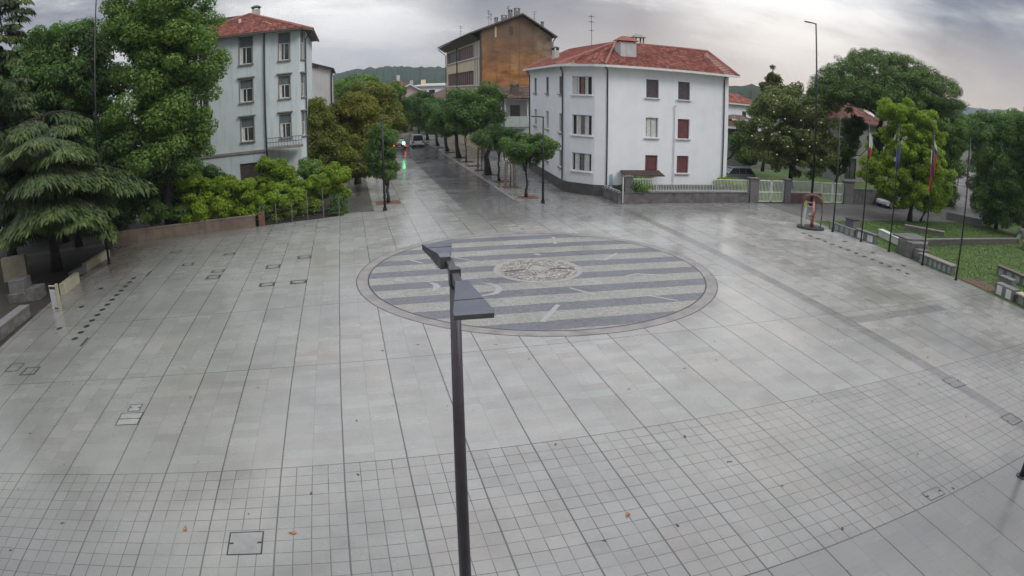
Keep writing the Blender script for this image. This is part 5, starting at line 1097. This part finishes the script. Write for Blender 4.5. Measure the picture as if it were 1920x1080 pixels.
# cedars with drooping boughs
def cedar(name, label, base, h, limbs, seed, r, nper=420, wid=1.1, strip=.42):
    t = thing(name, label, 'tree', base); rng = np.random.default_rng(seed); b = np.array(base, float)
    mb = MB(); mb.tube([tuple(b+np.array((.15*math.sin(k), .12*math.cos(k*1.7), h*k/8))) for k in range(9)], [r*(1.3 if k == 0 else 1-.9*k/8) for k in range(9)], 10)
    VV, TT = [], []
    for (z, az, L, droop) in limbs:
        d = np.array((math.cos(az), math.sin(az), 0)); s = np.array((-d[1], d[0], 0))
        f = np.linspace(0, 1, 8); cur = [b+np.array((0, 0, z))+d*L*q+np.array((0, 0, L*(.16*q-droop*q**2.4))) for q in f]
        mb.tube([tuple(q) for q in cur], [max(.012, r*.15*(1-.9*q)*(L/5)) for q in f], 5)
        n = int(nper*(L/5)**1.3); q = .22+.78*rng.random(n)**.75; w = rng.uniform(-1, 1, n)
        W = wid*(L/5)*(np.sin(np.minimum(1, q*1.02)*PI)**.6*.9+.18)
        p = b+np.array((0, 0, z))+d*(L*q)[:, None]+s*(w*W)[:, None]+np.array((0, 0, 1.))*(L*(.16*q-droop*q**2.4)-.42*W*w*w-.12*rng.random(n))[:, None]
        g = d*(.35+.3*q)[:, None]+s*(w*.9)[:, None]+np.array((0, 0, -1.))*(.25+.7*q*rng.random(n)+.5*np.abs(w))[:, None]+rng.normal(size=(n, 3))*.18
        g /= np.linalg.norm(g, axis=1, keepdims=True); nr = np.array((0, 0, 1.))+rng.normal(size=(n, 3))*.35; bb = np.cross(g, nr); bb /= np.linalg.norm(bb, axis=1, keepdims=True)
        ln = (strip*(.5+.9*rng.random(n)))[:, None]; V = np.empty((n, 4, 3)); V[:, 0] = p; V[:, 1] = p+g*ln*.4+bb*ln*.16; V[:, 2] = p+g*ln+np.array((0, 0, -.12))*ln; V[:, 3] = p+g*ln*.4-bb*ln*.16
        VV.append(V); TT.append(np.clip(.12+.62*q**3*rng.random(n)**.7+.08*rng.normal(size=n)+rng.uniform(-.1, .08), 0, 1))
    mb.build('trunk', M_barkd, t, smooth=True); quads('crown', L_cedar, t, np.vstack(VV), np.concatenate(TT)); return t
rng = np.random.default_rng(77)
toward = lambda bx, by, px, py, d: (lambda q: (math.atan2(q.y-by, q.x-bx), math.hypot(q.x-bx, q.y-by), q.z))(at(px, py, d))
lim = []
cb = (-20.6, 39.8)
for (px, py, d, z) in ((172, 290, 40, 8.2), (120, 285, 37, 8.4), (60, 268, 37, 8.6), (20, 285, 38, 8.2), (183, 415, 39, 5.0), (150, 415, 36.5, 4.9), (60, 425, 37, 4.7), (100, 400, 36, 5.2), (215, 440, 41, 4.6), (288, 350, 44, 6.4), (250, 352, 42, 6.3), (30, 440, 39, 4.2), (5, 455, 40, 4.0), (220, 390, 42, 5.4), (140, 345, 37, 6.8), (200, 340, 40, 7.0), (90, 340, 36, 6.9)):
    az, L, zt = toward(*cb, px, py, d); dr = .16+(z-zt)/L; lim.append((z, az, L, max(.12, min(.75, dr))))
for k in range(54): zz = 4.2+6.2*rng.random(); lim.append((zz, rng.uniform(0, 2*PI), rng.uniform(.65, 1)*7.0*(1-zz/19)+.6, rng.uniform(.22, .4)))
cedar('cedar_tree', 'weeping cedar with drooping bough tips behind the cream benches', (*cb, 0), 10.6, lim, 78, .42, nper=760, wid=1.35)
lim = []
for k in range(84): zz = 5+15.5*(k/84)+rng.random(); lim.append((zz, rng.uniform(0, 2*PI), 4.6*(1-zz/23)+.9, .28))
for px, py, z in ((62, 22, 18.2), (58, 2, 18.9), (36, 52, 17.2), (28, 70, 16.4), (52, 30, 17.7), (20, 95, 15.4)):
    az, L, zt = toward(-24.4, 39.8, px, py, 45); lim.append((z, az, max(1.5, L), .3))
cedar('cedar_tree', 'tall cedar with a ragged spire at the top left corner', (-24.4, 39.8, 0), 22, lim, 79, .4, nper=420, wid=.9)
# shrubs along the far left wall
def shrub(label, base, ells, n, size, m, seed, name='shrub', **k): return tree(name, label, 'shrub' if name == 'shrub' else 'tree', base, ells, n, size, m, seed, nsub=k.pop('nsub', 34), rs=k.pop('rs', .42), r=k.pop('r', .06), **k)
shrub('dark green shrub behind the brown wall, leftmost of the row', (-12.6, 48.6, 0), [E(330, 385, 42, 26, 50.5), E(290, 395, 34, 22, 50)], 3600, .18, L_dark, 51)
shrub('bright green shrub above the brown wall, second in the row', (-10.4, 48.6, 0), [E(385, 372, 44, 28, 50), E(360, 350, 30, 22, 50.5)], 4600, .18, L_bright, 52)
shrub('bright green spreading shrub above the end of the brown wall', (-8.2, 48.7, 0), [E(450, 365, 44, 30, 50), E(425, 345, 30, 24, 50), E(480, 385, 30, 22, 49.8)], 5200, .18, L_bright, 53)
shrub('yellow green small tree before the garage door', (-6.6, 51.5, 0), [E(510, 318, 36, 26, 52.5), E(535, 335, 26, 22, 52), E(492, 340, 18, 22, 52)], 4600, .18, L_lime, 54, 'small_tree', light=.4)
shrub('bright green shrub below the yellow green small tree', (-5.6, 49.4, 0), [E(530, 372, 40, 24, 50.2), E(500, 365, 24, 22, 50.5)], 4200, .18, L_bright, 55)
shrub('bright green trailing shrub drooping over the wall end and brick post', (-7.3, 48.2, 0), [E(470, 392, 34, 22, 49.3), E(505, 388, 26, 24, 49.4), E(440, 395, 24, 16, 49.2)], 4200, .17, L_bright, 81)
shrub('bright green shrub in the dip between two taller shrubs of the row', (-4.4, 49.2, 0), [E(562, 360, 28, 22, 50.2), E(575, 380, 22, 22, 50.0), E(545, 388, 20, 16, 49.8)], 3600, .17, L_bright, 82)
shrub('yellow green shrub over the middle of the brown wall', (-11.4, 48.3, 0), [E(410, 392, 34, 18, 49.4), E(370, 398, 30, 16, 49.2)], 3200, .17, L_lime, 83)
shrub('blue green shrub at the corner of the grey house', (-3.2, 51.6, 0), [E(580, 330, 32, 30, 52.5), E(560, 350, 24, 24, 52)], 3600, .17, L_mid, 56)
shrub('light green small tree overhanging the wire fence, right end of the row', (-2.0, 49.6, 0), [E(620, 335, 36, 24, 50.6), E(598, 348, 26, 22, 50.4), E(640, 348, 18, 20, 50.5), E(568, 368, 16, 12, 50)], 5200, .17, L_bright, 57, 'small_tree', light=.55)
shrub('low dark bush inside the wire fence', (-7.2, 49.0, 0), [E(480, 398, 26, 16, 49.8), E(455, 400, 20, 14, 49.8)], 2200, .16, L_dark, 58)
shrub('dark green bush at the right end of wire fence', (-.9, 49.3, 0), [E(635, 388, 13, 24, 49.7)], 1500, .16, L_dark, 59)
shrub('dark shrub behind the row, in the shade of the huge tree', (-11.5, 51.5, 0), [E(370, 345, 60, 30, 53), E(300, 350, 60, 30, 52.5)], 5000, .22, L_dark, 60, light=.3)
t = thing('wire_fence', 'low wire fence with pale thin posts below the light green tree', 'fence', (-7, 48.4, 0))
A, B = Vector((-6.6, 47.5, 0)), Vector((-.75, 48.55, 0))
for i in range(6):
    p = A.lerp(B, i/5); MB().tube([p, p+Vector((0, 0, 2.2 if i in (3, 4) else 1.5))], .036, 7).build('post', M_gblock if i in (3, 4) else M_mesh, t)
mb = MB()
for k in range(4): mb.bar(A+Vector((0, 0, .3+.35*k)), B+Vector((0, 0, .3+.35*k)), .014)
mb.build('wire_panel', M_mesh, t)
slabwall('gate_post', 'red brown brick post at the end of the plaster wall', 'post', (-6.7, 47.35), (-6.25, 47.4), 1.0, .4, mat('red brown brick', (.15, .07, .055), .8, .25, 4))
# garden of the corner house
shrub('low green shrub behind the railing at the corner house right end', (32.6, 49.6, 0), [E(1372, 347, 30, 10, 60.5), E(1355, 343, 16, 9, 60)], 1800, .17, L_lime, 61)
shrub('dark hedge behind the railing in front of the porch', (23.2, 49.2, 0), [E(1195, 346, 26, 9, 54)], 1300, .17, L_mid, 62)
mg = tree('magnolia_tree', 'dense magnolia with scattered white flowers behind the white gates', 'tree', (45.6, 57.0, 0), [E(1480, 240, 78, 60, 73), E(1442, 272, 44, 42, 72), E(1535, 255, 50, 62, 73), E(1470, 195, 62, 30, 73), E(1496, 288, 66, 40, 72), E(1405, 250, 24, 34, 72.5), E(1550, 195, 34, 28, 74)], 26000, .26, L_mag, 63, nsub=200, rs=.75, r=.3, top=(45.6, 57, 6), bark=M_barkd)
fl = None
for px, py in ((1451, 179), (1457, 189), (1451, 210), (1472, 223), (1447, 252), (1480, 247), (1516, 244), (1514, 203), (1457, 290), (1462, 248), (1437, 240), (1530, 268), (1518, 275), (1424, 225), (1495, 300), (1540, 300), (1430, 262), (1502, 226), (1505, 262), (1540, 230), (1410, 255), (1477, 275)):
    p = at(px, py, 67.2)
    if fl is None: fl = MB().sphere((0, 0, 0), .10, 8, 5, (1, 1, .75)).build('flower', M_flower, mg, org=(0, 0, 0), smooth=True); f = fl
    else: f = fl.copy(); COL.objects.link(f)
    f.parent = mg; f.location = p-ORG[mg.name]
tree('conifer_tree', 'brownish conifer tip rising behind the magnolia', 'tree', (51, 70, 0), [E(1450, 135, 4, 16, 86), E(1450, 150, 13, 10, 86), E(1448, 165, 22, 12, 86), E(1470, 172, 18, 12, 86)], 2200, .26, L_gold, 64, nsub=50, rs=.4, r=.2, top=tuple(at(1450, 125, 86)), light=.15)
tree('broadleaf_tree', 'sparse brownish tree top right behind the magnolia', 'tree', (55, 68, 0), [E(1500, 168, 20, 12, 86), E(1530, 175, 18, 10, 86)], 700, .28, L_gold, 65, nsub=26, rs=.45, r=.18, light=.2)
pc = at(1650, 215, 78); pb = (pc.x+.6, pc.y, 0)
pine = tree('umbrella_pine', 'great umbrella shaped stone pine with a flat domed crown', 'tree', pb, [E(1664, 184, 152, 88, 78, depth=.75), E(1562, 172, 46, 44, 77.5), E(1740, 182, 78, 52, 78), E(1650, 176, 110, 78, 79, depth=.9)], 72000, .19, L_pine, 66, nsub=1600, rs=.55, r=.5, top=(pc.x, pc.y, pc.z+.5), bark=M_barkd, nl=14, squash=.7, inner=.3, tvar=.2, up=.6, flat=.28)
tree('linden_tree', 'light yellow green tree behind the flagpoles', 'tree', (47.85, 40.24, 0), [E(1705, 225, 58, 38, 62), E(1700, 285, 78, 48, 62), E(1655, 318, 44, 36, 61), E(1752, 322, 40, 44, 62), E(1695, 350, 66, 34, 61.5), E(1735, 255, 44, 44, 63), E(1680, 205, 34, 18, 62), E(1625, 320, 24, 16, 61)], 26000, .24, L_lime, 67, nsub=330, rs=.46, r=.24, top=(47.85, 40.24, 5), bark=M_barkd, nl=9)
tree('young_tree', 'slender tree just right of the light green tree trunk', 'tree', (49.7, 40.3, 0), [E(1755, 360, 30, 30, 64.5), E(1740, 385, 24, 14, 64)], 2600, .2, L_lime, 68, r=.1, rs=.45, bark=M_barkd)
tree('broadleaf_tree', 'dark spreading tree on the lawn at the right picture edge', 'tree', (61.0, 37.6, 0), [E(1878, 285, 64, 66, 71), E(1848, 335, 42, 58, 71), E(1905, 345, 60, 62, 71), E(1862, 240, 36, 30, 72), E(1915, 250, 50, 46, 72), E(1860, 385, 50, 32, 70.5), E(1950, 300, 60, 80, 71), E(1905, 400, 40, 24, 70.5)], 24000, .26, L_dark, 69, nsub=200, rs=.75, r=.22, top=(61, 37.6, 5), bark=M_barkd, light=.42)
tree('broadleaf_tree', 'dark tree hiding the houses right behind the spreading lawn tree', 'tree', (74, 42, 0), [E(1890, 300, 60, 60, 85), E(1930, 360, 60, 50, 85), E(1870, 370, 40, 40, 84)], 7000, .34, L_dark, 75, nsub=70, rs=.9, r=.3, bark=M_barkd, light=.35)
tree('broadleaf_tree', 'dark tree between the linden and the side street cars', 'tree', (66, 50, 0), [E(1775, 300, 34, 50, 83), E(1765, 350, 34, 36, 82), E(1780, 250, 34, 34, 84)], 7000, .32, L_mid, 76, nsub=70, rs=.8, r=.2, bark=M_barkd, light=.4)
tree('broadleaf_tree', 'dark tall tree behind the pine left of the side street', 'tree', (84, 66, 0), [E(1772, 245, 44, 50, 108), E(1740, 235, 40, 40, 108), E(1790, 220, 26, 30, 108), E(1760, 290, 40, 40, 107)], 9000, .42, L_dark, 70, nsub=80, rs=1.1, r=.4, bark=M_barkd)
tree('broadleaf_tree', 'dark tree overhanging the far end of the side street', 'tree', (118, 74, 0), [E(1822, 255, 26, 30, 140), E(1838, 240, 30, 26, 140), E(1830, 285, 16, 30, 139)], 5200, .5, L_dark, 71, nsub=50, rs=1.2, r=.4, bark=M_barkd)
tree('broadleaf_tree', 'mid green tree beyond the dark tree at the right edge', 'tree', (92, 52, 0), [E(1865, 232, 34, 20, 106), E(1905, 235, 40, 22, 106), E(1950, 240, 40, 30, 105)], 5200, .42, L_mid, 72, nsub=60, rs=1.0, r=.4, bark=M_barkd)
tree('broadleaf_tree', 'dark hedge like tree beside the low dark building', 'tree', (42.5, 69, 0), [E(1400, 268, 26, 34, 81), E(1420, 215, 18, 22, 82), E(1398, 290, 16, 16, 80.5)], 4600, .3, L_dark, 73, nsub=50, rs=.7, r=.2, bark=M_barkd)
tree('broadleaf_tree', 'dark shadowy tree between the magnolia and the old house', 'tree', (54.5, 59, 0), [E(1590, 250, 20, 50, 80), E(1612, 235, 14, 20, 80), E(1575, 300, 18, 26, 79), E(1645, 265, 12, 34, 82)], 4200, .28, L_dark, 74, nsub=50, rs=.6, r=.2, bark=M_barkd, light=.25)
# grass tufts on the lawns
rng = np.random.default_rng(9); n = 30000
u = rng.uniform(35.2, 58, n); v = rng.uniform(17, 40.1, n); keep = rng.random(n) < 1.2-(u-35)/40; u, v = u[keep], v[keep]; n = len(u)
a = rng.uniform(0, 2*PI, n); hgt = rng.uniform(.03, .075, n); P = np.stack([u, v, np.full(n, .0)], 1); D = np.stack([np.cos(a), np.sin(a), np.zeros(n)], 1)*.022; V = np.empty((n, 4, 3))
V[:, 0] = P-D; V[:, 1] = P+D; V[:, 2] = P+D*.9+np.stack([np.sin(a)*.05, np.cos(a)*.05, hgt], 1); V[:, 3] = P-D*1.3+np.stack([np.cos(a*2)*.05, np.sin(a*3)*.05, hgt*.8], 1)
tag(quads('grass', leafmat('grass blades', (.05, .095, .016), (.06, .11, .018), (.072, .122, .022)), None, V, rng.random(n)), 'short wet green grass growing on the lawn', 'grass', kind='stuff')

# ------------------------------------------------------------------ hills
def hill(name, pts, D, m, bump, seed, front=.55, back=1.35, step=3):
    rng = np.random.default_rng(seed); P = [at(px, py, D) for px, py in pts]; Q = []
    for a, b in zip(P, P[1:]):
        k = max(1, int((b-a).length/step)); Q += [a.lerp(b, i/k) for i in range(k)]
    Q.append(P[-1]); mb = MB(); fs = [(front, -.02), (.7, .45), (.82, .72), (.92, .92), (.97, .985), (1.0, 1.0), (1.06, .93), (back, -.02)]
    ph = rng.uniform(0, 6, 8)
    for i, q in enumerate(Q):
        nb = bump*(.5*math.sin(i*.9+ph[0])+.4*math.sin(i*.37+ph[1])+rng.normal()*.55)
        for f, zf in fs: mb.v.append((q.x*f, q.y*f, q.z*zf+(nb+rng.normal()*bump*.4 if zf > .4 else 0)))
    for i in range(len(Q)-1):
        for j in range(len(fs)-1): b = i*len(fs)+j; mb.f.append((b, b+len(fs), b+len(fs)+1, b+1))
    return tag(mb.build(name, m, org=(0, 0, 0)), kind='structure')
hill('far_hill', [(500, 190), (560, 168), (620, 141), (650, 133), (690, 128), (740, 125), (790, 127), (835, 127), (900, 128), (980, 130), (1060, 136)], 900, hill_material('wooded hill', (.016, .032, .026), (.034, .055, .038)), 1.1, 1)
hill('near_hill', [(1300, 150), (1360, 159), (1385, 161), (1410, 160), (1440, 166), (1480, 172), (1540, 180), (1620, 190)], 520, hill_material('wooded near hill', (.018, .032, .02), (.036, .055, .028)), .9, 2)
hill('blue_hill', [(1640, 180), (1740, 195), (1810, 201), (1860, 205), (1920, 209), (1990, 216), (2080, 228)], 2300, hill_material('wooded distant hill', (.025, .04, .04), (.04, .06, .05)), 2.0, 3, .7, 1.2, 9)
# thin damp air towards the hills
hz = MB().box(-2350, 2350, -250, 3300, -1.2, 235).build('haze', None, org=(0, 0, 0)); hz['kind'] = 'stuff'; hz['label'] = 'thin damp air'
m = bpy.data.materials.new('damp air'); m.use_nodes = True; nt = m.node_tree; nt.nodes.clear(); out = nt.nodes.new('ShaderNodeOutputMaterial'); pv = nt.nodes.new('ShaderNodeVolumePrincipled')
pv.inputs['Color'].default_value = (.72, .80, .95, 1); pv.inputs['Density'].default_value = .0002; pv.inputs['Anisotropy'].default_value = .2; nt.links.new(pv.outputs[0], out.inputs['Volume']); hz.data.materials.append(m)

# ------------------------------------------------------------------ sky and light
SUN_AZ, SUN_EL = R(128), R(42)        # clockwise from +Y
w = bpy.data.worlds.new('World'); sc.world = w; w.use_nodes = True; nt = w.node_tree; t = NT(nt); bg = nt.nodes['Background']
sky = t.n('ShaderNodeTexSky', sky_type='NISHITA'); sky.sun_disc = False; sky.sun_elevation = SUN_EL; sky.sun_rotation = SUN_AZ
tc = t.n('ShaderNodeTexCoord'); sx = t.n('ShaderNodeSeparateXYZ'); nt.links.new(tc.outputs['Generated'], sx.inputs[0]); x, y, z = sx.outputs
zz = t.m('ADD', t.m('MAXIMUM', z, 0.0), .10)
# soft lumpy cloud layer, long in the horizontal
q = t.xyz(t.m('MULTIPLY', x, 1.0), t.m('MULTIPLY', y, 1.0), t.m('MULTIPLY', t.m('ADD', z, t.m('MULTIPLY', x, .10)), 4.2))
qb = t.xyz(t.m('MULTIPLY', x, 1.0), t.m('MULTIPLY', y, 1.0), t.m('MULTIPLY', z, 3.2))
nz = t.m('ADD', t.m('MULTIPLY', t.noise(q, 2.9, 7, .58), .82), t.m('MULTIPLY', t.noise(qb, 8.0, 5, .58), .18))
cloud = t.ramp(nz, [(.39, (.17, .18, .225)), (.46, (.235, .246, .29)), (.51, (.345, .353, .385)), (.55, (.50, .502, .508)), (.60, (.85, .84, .80))])
def glow(px, py, e0, e1):
    d = ray(px, py); o = t.n('ShaderNodeVectorMath', operation='DOT_PRODUCT'); nt.links.new(tc.outputs['Generated'], o.inputs[0]); o.inputs[1].default_value = d
    return t.rng(o.outputs['Value'], e0, e1, 0, 1)
brk = t.m('MULTIPLY', t.m('MAXIMUM', glow(640, 20, .980, .9990), glow(1490, 0, .972, .9988)), t.rng(nz, .40, .55, .55, 1.0))
cloud = t.mix(t.m('MULTIPLY', brk, .92), cloud, (1.35, 1.34, 1.29))
low = t.rng(z, .03, .17, 1, 0)
warm = t.rng(glow(1560, 130, .80, .99), 0, 1, 0, 1)
lowc = t.mix(warm, (.43, .425, .425), (1.08, .83, .56))
cloud = t.mix(t.m('MULTIPLY', low, .68), cloud, lowc)
lift = t.rng(z, .28, .8, 1.0, 4.0)
lum = t.mix(1, cloud, t.xyz(t.m('MULTIPLY', lift, 1.015), lift, t.m('MULTIPLY', lift, t.rng(z, .26, .6, 1.0, .985))), 'MULTIPLY')
clear = t.mix(1, sky.outputs[0], (.10, .10, .10), 'MULTIPLY')
nt.links.new(t.mix(.94, clear, lum), bg.inputs[0]); bg.inputs[1].default_value = 1.0
sl_ = bpy.data.lights.new('sun', 'SUN'); so = bpy.data.objects.new('sun', sl_); COL.objects.link(so); sl_.energy = 1.5; sl_.angle = R(18); sl_.color = (1, .95, .88)
dv = Vector((math.sin(SUN_AZ)*math.cos(SUN_EL), math.cos(SUN_AZ)*math.cos(SUN_EL), math.sin(SUN_EL))); so.rotation_euler = dv.to_track_quat('Z', 'Y').to_euler()

# ------------------------------------------------------------------ render settings
vs = sc.view_settings; vs.view_transform = 'Standard'; vs.look = 'None'; vs.exposure = 0.0; vs.gamma = 1; vs.use_curve_mapping = False
cy_ = sc.cycles; cy_.max_bounces = 6; cy_.diffuse_bounces = 3; cy_.glossy_bounces = 3; cy_.transmission_bounces = 4; cy_.volume_bounces = 1; cy_.transparent_max_bounces = 4
cy_.use_denoising = True; cy_.sample_clamp_indirect = 4.0; cy_.caustics_reflective = False; cy_.caustics_refractive = False
